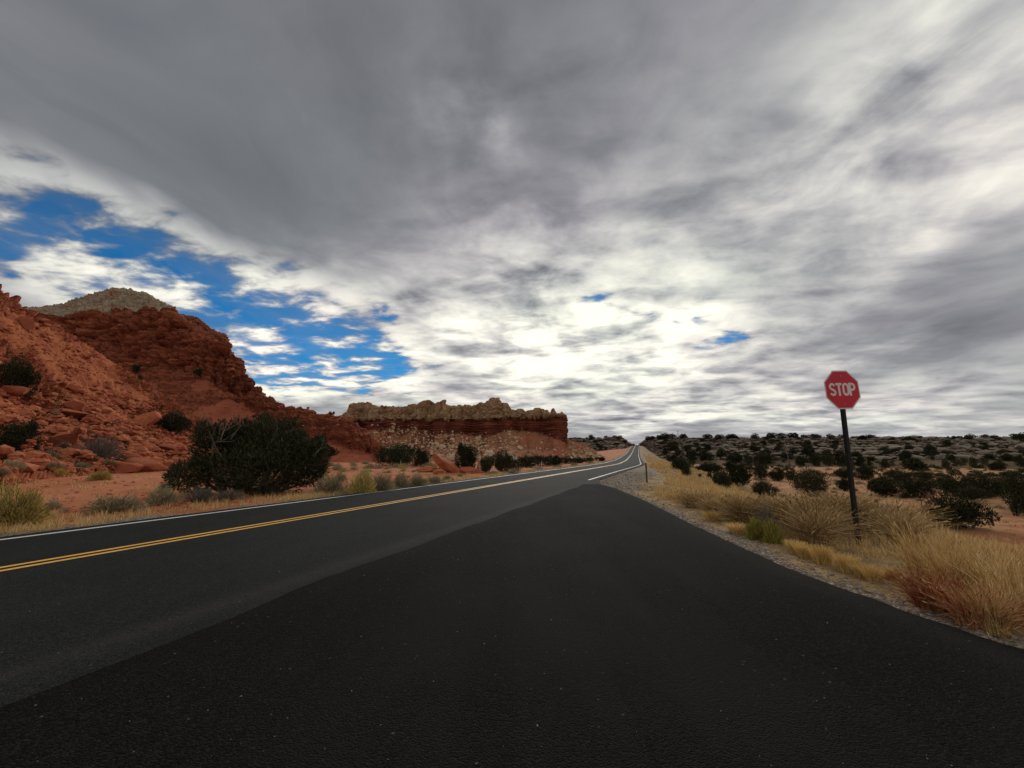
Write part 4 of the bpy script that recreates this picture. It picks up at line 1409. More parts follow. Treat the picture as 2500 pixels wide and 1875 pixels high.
shrub('sagebrush', SAGE, 0, 4, 56, 1119, 1145, 'grey sagebrush at the left edge below the dark juniper')
shrub('sagebrush', SAGE, 1, -6, 21, 1145, 1163, 'small sagebrush cut by the left edge')
shrub('sagebrush', SAGE, 2, 100, 140, 1099, 1118, 'left of two sagebrushes at the foot of the rubble slope')
shrub('bare_shrub', GREY, 0, 136, 168, 1092, 1114, 'dark bare shrub right beside a sagebrush at the foot of the rubble slope')
shrub('bare_shrub', GREY, 1, 187, 300, 1053, 1118, 'large open grey-brown shrub on the rubble left of the flat red slab')
shrub('bare_shrub', GREY, 0, 440, 530, 1188, 1228, 'dead grey brush under the left side of the big juniper')
shrub('bare_shrub', GREY, 1, 510, 600, 1190, 1226, 'dead grey brush under the middle of the big juniper')
shrub('sagebrush', SAGE, 0, 385, 420, 1170, 1200, 'pale sagebrush behind the one at the left foot of the big juniper')
shrub('sagebrush', SAGE, 1, 755, 852, 1158, 1208, 'brownish sagebrush at the right foot of the big juniper')
shrub('rabbitbrush', RABB, 0, 843, 925, 1145, 1204, 'yellowish bush beside the road right of the big juniper')
for i, (u0, u1, vt, vb) in enumerate(((900, 965, 1150, 1198), (950, 1005, 1152, 1190), (990, 1050, 1154, 1186), (1035, 1085, 1158, 1180), (812, 850, 1150, 1178), (870, 905, 1146, 1168), (1075, 1110, 1158, 1174))):
    shrub('sagebrush', SAGE, i, u0, u1, vt, vb, ('first', 'second', 'third', 'fourth', 'small back-row left', 'small back-row right', 'last')[i] + ' sagebrush in the roadside row between the big juniper and the tilted slab', 'sagebrush along the far side of the road')
for i, (u0, u1, vt, vb) in enumerate(((1180, 1218, 1146, 1160), (1232, 1272, 1140, 1156), (1112, 1140, 1152, 1164), (1300, 1330, 1136, 1146), (1345, 1375, 1132, 1142), (1390, 1412, 1128, 1137), (1430, 1452, 1125, 1132))):
    shrub('sagebrush', SAGES, i, u0, u1, vt, vb, ['one just left of the small signs', 'one just right of the small signs', 'one in front of the tilted slab', 'first one right of the small signs', 'second one right of the small signs', 'third one right of the small signs', 'last one before the mesa ends'][i] + ', small sagebrush on the far verge', 'small sagebrush on the far verge')
r = np.random.default_rng(3)
n = 0
for i in range(120):
    u, v = r.uniform(770, 1085), 1118 + 40 * r.random()
    w = r.uniform(8, 20) * (0.5 + (v - 1110) / 40)
    h = hit(u, v)
    if h is None or h[2] != 'ground':
        continue
    defer(shrub('sagebrush', SAGES if n % 5 else RABS, n, u - w / 2, u + w / 2, v - w * 0.55, v, 'small sagebrush on the red flat before the mesa', 'sagebrush on the flat before the mesa'), u, v, w, 'sagebrush' if n % 5 else 'yellowish sagebrush', 'on the red flat')
    n += 1
    if n > 62:
        break
n = 0
for i in range(200):
    u, v = r.uniform(0, 460), r.uniform(930, 1160)
    w = r.uniform(9, 26) * (0.45 + max(0, (v - 930)) / 330)
    h = hit(u, v)
    if h is None or h[2] not in ('red_hill', 'ground'):
        continue
    k = n % 4
    defer(shrub('sagebrush' if k else 'bare_shrub', SAGES if k else GREY, n, u - w / 2, u + w / 2, v - w * 0.5, v, 'small greyish shrub among the rocks of the red slope', 'small shrubs on the red slope'), u, v, w, 'sagebrush' if k else 'bare shrub', 'among the red rocks')
    n += 1
    if n > 70:
        break
n = 0
for i in range(300):                                        # low scrub on the right-hand plain
    u, v = r.uniform(1620, 2500), 1118 + 150 * r.random() ** 1.5
    w = r.uniform(9, 24) * (0.5 + (v - 1110) / 90)
    h = hit(u, v)
    if h is None or h[2] != 'ground' or ground_h([h[0][0]], [h[0][1]])[2][0] < 14:
        continue
    k = n % 3
    defer(shrub('sagebrush' if k else 'bare_shrub', SAGES if k else GREY, n, u - w / 2, u + w / 2, v - w * 0.42, v, 'low brown shrub on the orange plain right of the road', 'low shrubs on the plain'), u, v, w, 'grey-green sagebrush' if k else 'bare brown shrub', 'on the plain')
    n += 1
    if n > 90:
        break


# --- grasses by the side road
G1 = [tuft_mesh('golden_grass_tuft', 500 + k, 620, M_gold, 0.40, 0.60, 0.016, 0.2, 3, minh=0.6) for k in range(3)]
T1 = [tuft_mesh('tan_grass_clump', 510 + k, 1000, M_tan, 0.36, 1.05, 0.0100, 0.6, 4, wind=(0.12, -0.03), heads=True, minh=0.28) for k in range(3)]
R1 = [tuft_mesh('red_grass_clump', 520 + k, 900, M_redg, 0.40, 0.85, 0.0090, 0.45, 3, wind=(-0.02, 0), heads=True, minh=0.22) for k in range(2)]
S1 = [tuft_mesh('straw_grass_clump', 530 + k, 560, M_straw, 0.46, 0.75, 0.0085, 0.45, 4, wind=(-0.10, 0), heads=True, minh=0.22) for k in range(3)]


def tuft(name, meshes, k, u0, u1, vt, vb, label, group=None, wf=0.62):
    h = hit((u0 + u1) / 2, vb)
    p = h[0]
    q = depth(p) / 1000
    H, Wd = (vb - vt) * q, (u1 - u0) * q / 2
    p = p + np.array([p[0], p[1], 0]) / np.hypot(p[0], p[1]) * Wd * 0.4
    p[2] = drop(p[0], p[1])[2]
    o = obj(name, meshes[k % len(meshes)], None, tuple(p), (0, 0, 0.4 * k), (Wd / wf, Wd / wf, H))
    return tag(o, label, 'grass tuft', group)


tuft('golden_grass_tuft', G1, 0, 1922, 1960, 1317, 1352, 'short golden grass tuft at the asphalt edge, farthest of the row below the stop sign')
tuft('golden_grass_tuft', G1, 1, 1946, 1986, 1326, 1364, 'second short golden grass tuft from the far end of the row below the stop sign')
tuft('golden_grass_tuft', G1, 2, 1985, 2034, 1331, 1379, 'taller golden grass tuft in the middle of the row below the stop sign')
tuft('golden_grass_tuft', G1, 0, 2042, 2092, 1351, 1398, 'golden grass tuft just left of the stop sign post foot')
tuft('golden_grass_tuft', G1, 1, 2086, 2128, 1376, 1412, 'golden grass tuft directly in front of the stop sign post')
tuft('golden_grass_tuft', G1, 2, 2112, 2158, 1384, 1422, 'nearest golden grass tuft of the row below the stop sign')
tuft('golden_grass_tuft', G1, 0, 2150, 2196, 1386, 1414, 'low golden tuft between the row and the red grass')
tuft('golden_grass_tuft', G1, 1, 1778, 1826, 1277, 1305, 'single low golden tuft by the yellow-green bush')
tuft('golden_grass_tuft', G1, 2, 1720, 1760, 1248, 1272, 'small golden tuft at the asphalt edge up the road')
tuft('tan_grass_clump', T1, 0, 1900, 2040, 1200, 1302, 'large tan grass clump left of the stop sign post')
tuft('tan_grass_clump', T1, 1, 1990, 2120, 1192, 1300, 'large tan grass clump right behind the stop sign post')
tuft('tan_grass_clump', T1, 2, 2110, 2240, 1212, 1305, 'large dark-based tan grass clump leaning right of the stop sign post')
tuft('tan_grass_clump', T1, 1, 1850, 1950, 1200, 1285, 'tan grass clump behind the yellow-green bush')
tuft('tan_grass_clump', T1, 0, 1935, 2045, 1228, 1330, 'dark-based tan grass clump behind the row of golden tufts')
tuft('tan_grass_clump', T1, 2, 2040, 2140, 1215, 1300, 'tan grass clump close behind the foot of the stop sign post')
tuft('tan_grass_clump', T1, 1, 2160, 2250, 1240, 1330, 'tan grass clump right of the foot of the stop sign post')
tuft('straw_grass_clump', S1, 0, 2225, 2310, 1272, 1425, 'tall pale straw grass rising behind the red grass, left part')
tuft('straw_grass_clump', S1, 1, 2290, 2390, 1300, 1465, 'tall pale straw grass rising behind the red grass, middle part')
tuft('straw_grass_clump', S1, 2, 2375, 2485, 1318, 1490, 'tall pale straw grass rising behind the red grass, right part')
tuft('straw_grass_clump', S1, 0, 2450, 2560, 1355, 1530, 'tall pale straw grass cut by the right edge of the photo')
tuft('red_grass_clump', R1, 0, 2225, 2335, 1390, 1492, 'reddish grass clump at the asphalt edge, the one nearer the stop sign')
tuft('red_grass_clump', R1, 1, 2325, 2465, 1428, 1538, 'reddish grass clump at the asphalt edge, the one nearer the right edge')
tuft('straw_grass_clump', S1, 1, 2390, 2470, 1420, 1550, 'orange straw clump in front of the reddish grass', wf=0.7)
shrub('green_rabbitbrush', GREN, 0, 1858, 1914, 1262, 1327, 'yellow-green rabbitbrush by the asphalt, right half of a pair', wfac=0.6)
shrub('green_rabbitbrush', GREN, 0, 1820, 1876, 1258, 1320, 'yellow-green rabbitbrush by the asphalt, left half of a pair with pale dead stalks', wfac=0.6)
shrub('bare_shrub', GREY, 0, 1838, 1910, 1232, 1312, 'pale dead stalks standing out of the yellow-green bush', wfac=0.7)
for i, (u0, u1, vt, vb, l) in enumerate(((1712, 1790, 1205, 1262, 'brownish grass clump nearest the road junction'), (1770, 1850, 1200, 1280, 'brownish grass clump left of the yellow-green bush'), (1660, 1730, 1195, 1240, 'brownish grass clump beside the gravel corner'))):
    tuft('tan_grass_clump', T1, i, u0, u1, vt, vb, l)


# --- grass nobody could count: one mesh of blades per verge
def grass_field(name, n_tuft, accept, hgt, mat, blades, wid, seed, azr, rlo, rhi, lean=0.6, kind='stuff'):
    r = np.random.default_rng(seed)
    P = []
    while sum(len(p) for p in P) < n_tuft:
        m = 20000
        a = r.uniform(R(azr[0]), R(azr[1]), m)
        q = np.exp(r.uniform(math.log(rlo), math.log(rhi), m))
        x, y = np.sin(a) * q, np.cos(a) * q
        z, d, e, es = ground_h(x, y)
        ok = accept(x, y, d, e, r.random(m))
        P.append(np.column_stack([x, y, z, q])[ok])
    P = np.vstack(P)[:n_tuft]
    n = len(P) * blades
    c = np.repeat(P, blades, 0)
    h0 = np.repeat(hgt(P, r.random(len(P))), blades)
    a = r.uniform(0, 2 * math.pi, n)
    far = np.clip(c[:, 3] / 9.0, 1.0, 9.0)
    b0 = c[:, :3] + np.stack([np.cos(a), np.sin(a), a * 0], 1) * (np.sqrt(r.random(n)) * 0.09 * np.sqrt(far))[:, None] - [0, 0, 0.03]
    h = h0 * r.uniform(0.4, 1.0, n)
    a2 = a + r.normal(size=n) * 0.6
    o_ = lean * r.uniform(0.1, 1.0, n)
    tip = b0 + np.stack([np.cos(a2) * o_ * h - 0.08 * h, np.sin(a2) * o_ * h, h], 1)
    V, F = blades_mesh('', b0, tip, wid * far * r.uniform(0.6, 1.4, n), None, bend=np.stack([-np.cos(a2) * o_ * h * .15, -np.sin(a2) * o_ * h * .15, h * 0.05], 1), seg=2, seed=seed, as_np=True)
    tag(obj(name, mesh_from(name, V, F, [mat])), kind=kind)


def acc_right(x, y, d, e, q):
    nz = fbm(np.column_stack([x, y, x * 0]) / 1.7, 3, 0.5, 61)
    gap = np.where((y > 20) & (y < 60), 3.0 * (1 - sstep(34, 60, y)) + 0.9, 0.9)
    gap = np.where(y < 13, 1.45, gap)                        # next to the sign the clumps stand singly
    dens = sstep(-0.05, 0.55, e - gap + nz * 0.5) * (1 - sstep(5, 15, e + nz * 5)) * (0.45 + 0.55 * sstep(-0.25, 0.1, nz))
    return (d < 0) & (q < dens)


grass_field('roadside_grass', 5200, acc_right, lambda P, q: (0.16 + 0.34 * q ** 1.5) * (0.38 + 0.62 * sstep(8, 14, P[:, 3])), M_straw, 22, 0.0034, 71, (3, 62), 4.5, 260)


def acc_litter(x, y, d, e, q):
    nz = fbm(np.column_stack([x, y, x * 0]) / 0.8, 3, 0.5, 66)
    return (d < 0) & (e > 0.12) & (e < 3.6) & (q < 0.30 + 0.7 * sstep(-0.2, 0.2, nz)) & (x > 3)


grass_field('straw_litter', 5200, acc_litter, lambda P, q: 0.035 + 0.03 * q, M_tan, 10, 0.0036, 76, (8, 62), 4.5, 40, lean=4.5)


def acc_plain(x, y, d, e, q):
    nz = fbm(np.column_stack([x, y, x * 0]) / 6.0, 3, 0.5, 62)
    return (d < 0) & (e > 8) & (q < 0.25 + 0.75 * sstep(-0.1, 0.25, nz))


grass_field('plain_grass', 2600, acc_plain, lambda P, q: 0.10 + 0.22 * q, M_tan, 14, 0.0040, 72, (12, 64), 14, 190)


def acc_left(x, y, d, e, q):
    nz = fbm(np.column_stack([x, y, x * 0]) / 1.6, 3, 0.5, 63)
    w = d - EL
    dens = sstep(0.25, 0.7, w + nz * 0.3) * (1 - sstep(0.6, 2.4, w + nz * 1.8)) * (0.12 + 0.88 * sstep(-0.12, 0.22, nz)) * np.where(x < -9.5, 0.45, 1.0) + 0.10 * sstep(0.02, 0.3, nz) * (1 - sstep(10, 30, w))
    return (w > 0.2) & (q < dens)


grass_field('far_verge_grass', 2200, acc_left, lambda P, q: 0.08 + 0.22 * q, M_straw, 16, 0.0034, 73, (-56, 22), 8.5, 240)

# scrub on the ridge too small and dense to count
r = np.random.default_rng(15)
lb = rand_lobes(361, 4, 1.0)
sm = crown_mesh('scrub_source', 362, lb, 150, 0.30, 0.10, M_jun, shag=0.2)
sv = np.array([q.co[:] for q in sm.vertices])
sf = np.array([q.vertices[:] for q in sm.polygons])
Vs, Fs, n = [], [], 0
for i in range(2900):
    u, v = (r.uniform(1600, 2515), 1068 + 100 * r.random() ** 1.2) if i < 2700 else (r.uniform(1384, 1530), r.uniform(1070, 1112))
    h = hit(u, v)
    if h is None or h[2] not in ('ridge_hill', 'far_hill', 'ground') or fbm(np.array([[u / 45, v / 9, 3.0]]), 2, 0.5, 8)[0] < -0.05 or ground_h([h[0][0]], [h[0][1]])[2][0] < 18:
        continue
    w = r.uniform(4, 11) * (0.6 + (v - 1070) / 110) * depth(h[0]) / 2000
    a = r.uniform(0, 6.28)
    M2 = np.array([[math.cos(a), math.sin(a), 0], [-math.sin(a), math.cos(a), 0], [0, 0, r.uniform(0.8, 1.3)]])
    Vs.append(sv @ M2 * w + h[0])
    Fs.append(sf + n)
    n += len(sv)
tag(obj('ridge_scrub', mesh_from('ridge_scrub', np.vstack(Vs), np.vstack(Fs), [M_jun])), kind='stuff')
bpy.data.meshes.remove(sm)



# ------------------------------------------------------------------ rocks
def ico(sub):
    import bmesh
    bm = bmesh.new()
    bmesh.ops.create_icosphere(bm, subdivisions=sub, radius=1.0)
    v = np.array([x.co[:] for x in bm.verts])
    f = np.array([[q.index for q in p.verts] for p in bm.faces])
    bm.free()
    return v, f


ICO = {k: ico(k) for k in (1, 2, 3)}


def rock_np(seed, sub=2, sc=(1, 1, 0.6), nplane=12, depth_=(0.36, 0.88), rough=0.03):
    r = np.random.default_rng(seed)
    v, f = ICO[sub]
    v = v.copy() * 1.15
    for _ in range(nplane):
        n = unit(r.normal(size=(1, 3)))[0]
        hgt = r.uniform(*depth_)
        s = v @ n - hgt
        v = v - np.outer(np.maximum(s, 0), n)
    v = v + rough * fbm(v * 2.5 + seed, 3, 0.5, seed)[:, None] * unit(v)
    return v * np.array(sc), f


def stone_mat(name, a, b2, c3, sc=1.6):
    m, t, b = new_mat(name)
    oi = X(t, t.nodes.new('ShaderNodeObjectInfo').outputs['Random'])
    isl = X(t, t.nodes.new('ShaderNodeNewGeometry').outputs['Random Per Island'])
    p = pos(t)
    n = noise(t, p, sc, 7, 0.65)
    n2 = noise(t, vmap(t, p, scale=(0.4, 0.4, 5.0)), sc * 1.4, 6, 0.65)
    c = mix(t, n.step(0.38, 0.64), a, b2)
    c = mix(t, ((oi + isl) * 0.5 + (n2 - 0.5) * 0.8).step(0.5, 0.8) * 0.8, c, c3)
    put(t, b, 'Base Color', c)
    put(t, b, 'Roughness', 0.95)
    b.inputs['Specular IOR Level'].default_value = 0.1
    bump(t, b, n * 0.5 + n2 * 0.6, 0.12 / sc, 0.9)
    return m


M_redstone = stone_mat('red_boulder_stone', (0.36, 0.105, 0.05), (0.46, 0.165, 0.08), (0.27, 0.075, 0.04))
M_tanstone = stone_mat('tan_boulder_stone', (0.42, 0.28, 0.155), (0.30, 0.15, 0.08), (0.54, 0.41, 0.27))
M_ridgestone = stone_mat('ridge_ledge_stone', (0.16, 0.122, 0.088), (0.10, 0.07, 0.05), (0.25, 0.205, 0.155), 0.5)
M_gravel = stone_mat('gravel_stone', (0.19, 0.15, 0.115), (0.31, 0.25, 0.195), (0.46, 0.40, 0.34), 8.0)
M_darkgravel = stone_mat('loose_dark_gravel', (0.06, 0.055, 0.05), (0.14, 0.125, 0.11), (0.36, 0.32, 0.28), 8.0)
RK = [mesh_from('boulder', *rock_np(700 + k, 3, (1, random.uniform(.7, 1), random.uniform(.5, .8))), [M_redstone]) for k in range(9)]
RT2 = [mesh_from('boulder', *rock_np(720 + k, 3, (1, random.uniform(.7, 1), random.uniform(.6, .9))), [M_tanstone]) for k in range(8)]


def boulder(me, u0, u1, vt, vb, label, group=None, tilt=0.12, cat='boulder', sink=0.16, name='boulder', rz=None, flat=None):
    h = hit((u0 + u1) / 2, vb)
    if h is None:
        return None
    p = h[0]
    q = depth(p) / 1000
    Wd, H = (u1 - u0) * q / 2, (vb - vt) * q
    co = np.array([v.co[:] for v in me.vertices])
    sx = Wd / co[:, 0].max() * 0.93
    sz = H / (co[:, 2].max() - co[:, 2].min()) * 1.15
    o = obj(name, me, None, None, (random.uniform(-tilt, tilt), random.uniform(-tilt, tilt), random.uniform(-.5, .5) + (0 if random.random() < .5 else math.pi) if rz is None else rz), (sx, min(sx, sx), sz))
    p = p + np.array([p[0], p[1], 0]) / np.hypot(p[0], p[1]) * Wd * 0.3
    o.location = (p[0], p[1], p[2] + sz * -co[:, 2].min() * (1 - 2 * sink) - sink * H * 0.3)
    return tag(o, label, cat, group)


for i, a in enumerate(((100, 188, 1052, 1090, 'wide flat-topped red boulder on the lower slope, left of the large grey-brown shrub'), (309, 384, 998, 1036, 'big red boulder with a dark shaded front, left of the juniper up the slope'),
                       (158, 190, 934, 958, 'bright orange upright boulder on the slope above the rubble'), (150, 192, 978, 1001, 'red boulder at the left end of the rubble band'), (190, 219, 985, 1009, 'squarish red boulder in the middle of the rubble band'),
                       (222, 246, 990, 1003, 'flattish pale red boulder in the rubble band'), (238, 270, 989, 1008, 'pale-topped boulder at the right end of the rubble band'), (255, 300, 966, 985, 'long red block above the rubble band'),
                       (150, 195, 996, 1014, 'long red slab under the rubble band'), (182, 216, 1040, 1062, 'orange boulder behind the wide flat-topped one'), (120, 144, 1034, 1050, 'pale boulder above the wide flat-topped one'),
                       (318, 342, 1074, 1094, 'small dark red block left of the long flat slab'), (20, 62, 940, 962, 'red boulder beside the upper juniper at the left edge'), (138, 170, 928, 948, 'red boulder on the slope above the orange upright one'),
                       (40, 76, 768, 800, 'angular red boulder just under the crest of the near slope'), (95, 115, 776, 790, 'small block below the crest of the near slope'), (350, 380, 1010, 1030, 'red boulder right of the big dark-fronted one'))):
    boulder(RK[i % 9], *a)


def slab(name, u, v, L, W_, T, rot, label, seed, lift=0.0, mat=M_redstone, back=0.0):
    h = hit(u, v)
    p = h[0]
    q = depth(p) / 1000
    vtx, f = rock_np(seed, 3, (L * q / 2, W_ * q / 2, T * q / 2), 14, (0.62, 0.98), 0.03)
    o = obj(name, mesh_from(name, vtx, f, [mat]))
    o.rotation_euler = rot
    d = np.array([p[0], p[1]]) / np.hypot(p[0], p[1])
    o.location = (p[0] + d[0] * back * q, p[1] + d[1] * back * q, p[2] + lift * q)
    return tag(o, label, 'boulder')


slab('rock_slab', 1094, 1154, 96, 60, 27, (R(8), R(31), R(8)), 'red rock slab tilted up on one end at the edge of the flat, beside the mesa junipers', 801, 17, back=20)
slab('boulder', 1150, 1157, 66, 40, 24, (0, R(14), R(-8)), 'red boulder lying at the right foot of the tilted slab', 802, 6, back=14)
slab('boulder', 1045, 1153, 52, 40, 18, (0, R(3), R(10)), 'flat dark red rock at the left foot of the tilted slab', 803, 4, back=14)
slab('boulder', 1070, 1158, 30, 24, 18, (0, R(-6), R(0)), 'pale red stone in front of the tilted slab', 804, 5, back=8)
slab('rock_slab', 412, 1104, 112, 70, 20, (R(4), R(5), R(6)), 'long flat red rock slab with a dark gap under it, behind the big juniper', 805, 11, back=25)
slab('boulder', 430, 1114, 70, 50, 18, (0, R(-4), R(12)), 'red rock under the long flat slab', 806, 3, back=24)
slab('boulder', 352, 1152, 82, 66, 46, (R(4), R(8), R(18)), 'right part of a split domed red rock on the flat', 807, 12, back=30)
slab('boulder', 305, 1155, 78, 60, 34, (R(-4), R(-4), R(4)), 'low domed front part of a split red rock on the flat', 808, 6, back=20)
slab('boulder', 286, 1148, 60, 46, 22, (0, R(-22), R(10)), 'left flank of a split domed red rock on the flat', 809, 7, back=34)

# rubble: the 230 or so that show largest are single boulders, the rest one mesh each
r = np.random.default_rng(44)
small = {'red': [], 'tan': []}
g1, g2 = 'red boulders on the near slope', 'tan boulders on the mesa talus'
cnt = 0
for i in range(4600):
    u = r.uniform(0, 560)
    top = np.interp(u, [0, 68, 152, 298, 461, 560], [716, 765, 815, 915, 1030, 1075])
    v = top + (1150 - top) * r.random() ** 0.8
    h = hit(u, v)
    if h is None or h[2] not in ('red_hill', 'ground'):
        continue
    band = fbm(np.array([[(u + 1.4 * v) / 90, (v - 0.75 * u) / 38, 0.0]]), 3, 0.6, 14)[0]
    q = depth(h[0]) / 1000
    if band < -0.08 and r.random() < 0.6:
        continue
    s = r.lognormal(-1.05, 0.6) * (1.5 if band > 0.15 else 0.9)
    s = min(s * (1.45 if v > 940 else 1.0), 1.6)
    w = s / q                                             # width in photograph pixels
    if w > 12.5 and cnt < 120:
        defer(boulder(RK[cnt % 9], u - w / 2, u + w / 2, v - w * r.uniform(0.4, 0.62), v, 'loose red boulder among the rubble on the near slope', g1), u, v, w, 'loose red boulder', 'on the slope')
        cnt += 1
    else:
        small['red'].append((h[0], s * 0.5))
cnt = 0
for i in range(2900):
    u = r.uniform(905, 1470)
    foot = np.interp(u, [900, 980, 1010, 1060, 1200, 1232, 1250, 1300, 1330, 1381, 1470], [1034, 1034, 1036, 1050, 1052, 1040, 1038, 1042, 1050, 1068, 1108])
    v = foot + 4 + (1124 - foot) * r.random() ** 0.75
    h = hit(u, v)
    if h is None or h[2] != 'mesa_hill':
        continue
    fan = 0.9 * sstep(1225, 1275, u) * (1 - 0.55 * sstep(1360, 1420, u)) + 0.6 * max(0, 1 - abs(u - 1215) / 30)
    if r.random() < fan:
        continue
    q = depth(h[0]) / 1000
    s = min(r.lognormal(-0.55, 0.5), 2.1)
    w = s / q
    if w > 8.6 and cnt < 150:
        defer(boulder(RT2[cnt % 8], u - w / 2, u + w / 2, v - w * r.uniform(0.5, 0.85), v, 'tan boulder on the talus below the mesa cliff', g2), u, v, w, 'tan boulder', 'on the talus')
        cnt += 1
    else:
        small['tan'].append((h[0], s * 0.5))
for i in range(1500):
    u, v = r.uniform(120, 900), r.uniform(880, 1115)
    h = hit(u, v)
    if h is None or h[2] != 'butte_hill':
        continue
    small['red'].append((h[0], min(1.6, r.lognormal(-0.75, 0.5)) * 0.5))
for i in range(1600):
    u, v = r.uniform(0, 1000), r.uniform(1118, 1285)
    h = hit(u, v)
    if h is None or h[2] != 'ground' or (h[0][0] * NV[0] + h[0][1] * NV[1] - D0) < EL + 1.2:
        continue
    small['red'].append((h[0], r.lognormal(-2.5, 0.6) * 0.5))


def rubble(name, lst, mat, sub, seed, flat=0.65, kind='stuff'):
    pr = [rock_np(seed + k, sub, (1, 0.85, flat), 9, (0.5, 0.9), 0.05) for k in range(10)]
    rr_ = np.random.default_rng(seed)
    Vs, Fs, n = [], [], 0
    for p, s in lst:
        v, f = pr[rr_.integers(10)]
        a = rr_.uniform(0, 6.28)
        c, s_ = math.cos(a), math.sin(a)
        w = v @ np.array([[c, s_, 0], [-s_, c, 0], [0, 0, 1]]) * s * rr_.uniform(0.8, 1.2, 3) + p + [0, 0, s * 0.12]
        Vs.append(w)
        Fs.append(f + n)
        n += len(v)
    tag(obj(name, mesh_from(name, np.vstack(Vs), np.vstack(Fs), [mat])), kind=kind)


slabs = []
for i in range(2600):                                       # loose ledges on the ridge and the far hill
    u, v = (r.uniform(1590, 2520), r.uniform(1067, 1122)) if i < 2300 else (r.uniform(1384, 1535), r.uniform(1068, 1106))
    h = hit(u, v)
    if h is None or h[2] not in ('ridge_hill', 'far_hill'):
        continue
    slabs.append((h[0], min(5.5, r.lognormal(0.45, 0.55))))
rubble('ridge_slabs', slabs, M_ridgestone, 1, 980, 0.30)
rubble('red_rubble', small['red'], M_redstone, 1, 900, 0.55)
rubble('tan_rubble', small['tan'], M_tanstone, 1, 920, 0.75)

# gravel along the pavement edges, loose bits on the asphalt
r = np.random.default_rng(91)
lst = []
while len(lst) < 5200:
    m = 8000
    a, q = r.uniform(R(-56), R(60), m), np.exp(r.uniform(math.log(4.5), math.log(42), m))
    x, y = np.sin(a) * q, np.cos(a) * q
    z, d, e, es = ground_h(x, y)
    okl = (d > EL + 0.02) & (d < EL + 0.02 + np.abs(r.normal(size=m)) * 0.55)
    lim = np.abs(r.normal(size=m)) * 0.42 + np.where((y > 20) & (y < 42), 2.4, 0)
    okr = (d <= 0) & (e > 0.02) & (e < lim) & (es > 0.03)
    sz = np.minimum(0.05, r.lognormal(-4.35, 0.5, m)) * (1 + q * 0.025)
    lst += [(np.array([x[i], y[i], z[i]]), sz[i]) for i in np.nonzero(okl | okr)[0]]
lst = lst[:5200]
rubble('shoulder_gravel', lst, M_gravel, 1, 940, 0.7)
a, q = r.uniform(R(-52), R(52), 700), 1.9 * np.exp(r.random(700) * 1.6)
x, y = np.sin(a) * q, np.cos(a) * q
z, d, e, es = ground_h(x, y)
sz = np.minimum(0.009, r.lognormal(-5.75, 0.45, 700))
lst = [(np.array([x[i], y[i], 0.016 if -d[i] > -3.95 + 0 and (x[i] * NV[0] + y[i] * NV[1]) < 4.2 else 0.002]), sz[i]) for i in np.nonzero(es < -0.1)[0][:420]]
rubble('loose_grit', lst, M_darkgravel, 1, 960, 0.7)

# ------------------------------------------------------------------ stop sign
M_post = plain('dark_painted_steel', (0.018, 0.017, 0.016), 0.6, 0.4, 14, 0.0, 0.12)
M_signred = plain('red_sign_sheeting', (0.50, 0.011, 0.030), 0.45, 0.10, 3, 0.0, 0.3)
M_signwhite = plain('white_sign_sheeting', (0.62, 0.58, 0.56), 0.45, 0.08, 3, 0.0, 0.3)
M_alu = plain('bare_aluminium', (0.35, 0.35, 0.35), 0.45, 0.2, 8, 0.7)
YS = 7.95
b_ = P3(2104, 1345, YS)
foot_z = drop(b_[0], b_[1])[2]
c_ = P3(2057.5, 951, YS)
up = Vector(c_ - b_)
up.normalize()
e = empty('stop_sign', (b_[0], b_[1], foot_z))
tag(e, 'red octagonal STOP sign on a dark post standing in tan grass beside the side road', 'stop sign')
base = Vector((b_[0], b_[1], foot_z))
nrm = Vector((math.sin(R(7.6)), -math.cos(R(7.6)), 0))
ax = (nrm - up * nrm.dot(up)).normalized()               # sign normal, square to the post
rt = up.cross(ax).normalized()
hc = (Vector(c_) - base).length
L = Matrix((rt, -ax, up)).transposed().to_4x4()
# post: square tube with a cap, sunk into the ground, standing behind the plate
m = MB()
w = 0.035
bv = 0.008
ring = [(-w, -w + bv), (-w + bv, -w), (w - bv, -w), (w, -w + bv), (w, w - bv), (w - bv, w), (-w + bv, w), (-w, w - bv)]
zs = [-0.25, hc + 0.30]
V = [(x, y + w + 0.012, z) for z in zs for x, y in ring]
m.add(V, [(i, (i + 1) % 8, 8 + (i + 1) % 8, 8 + i) for i in range(8)] + [tuple(range(8))[::-1], tuple(range(8, 16))])
o = obj('post', m.build('post', M_post), e)
o.rotation_euler = L.to_euler()
# plate
rs = Matrix.Rotation(R(-3.4), 4, 'Y')


def octo(rad, y0, y1):
    a = [math.pi / 8 + k * math.pi / 4 for k in range(8)]
    rr_ = rad / math.cos(math.pi / 8)
    v = [(rr_ * math.cos(q), y, rr_ * math.sin(q)) for y in (y0, y1) for q in a]
    f = [tuple(range(8)), tuple(range(8, 16))[::-1]] + [(i, 8 + i, 8 + (i + 1) % 8, (i + 1) % 8) for i in range(8)]
    return v, f


def sign_child(nm, v, f, mat, par, smooth=False):
    m = MB()
    v = [tuple(rs @ Vector(q) + Vector((0, 0, hc))) for q in v]
    m.add(v, f)
    o = obj(nm, m.build(nm, mat, smooth), par)
    return o


RAD = 0.383
pl_o = sign_child('sign_plate', *octo(RAD, 0.006, 0.010), M_signwhite, e)
pl_o.rotation_euler = L.to_euler()
face = sign_child('sign_face', *octo(RAD - 0.024, 0.0035, 0.006), M_signred, pl_o)


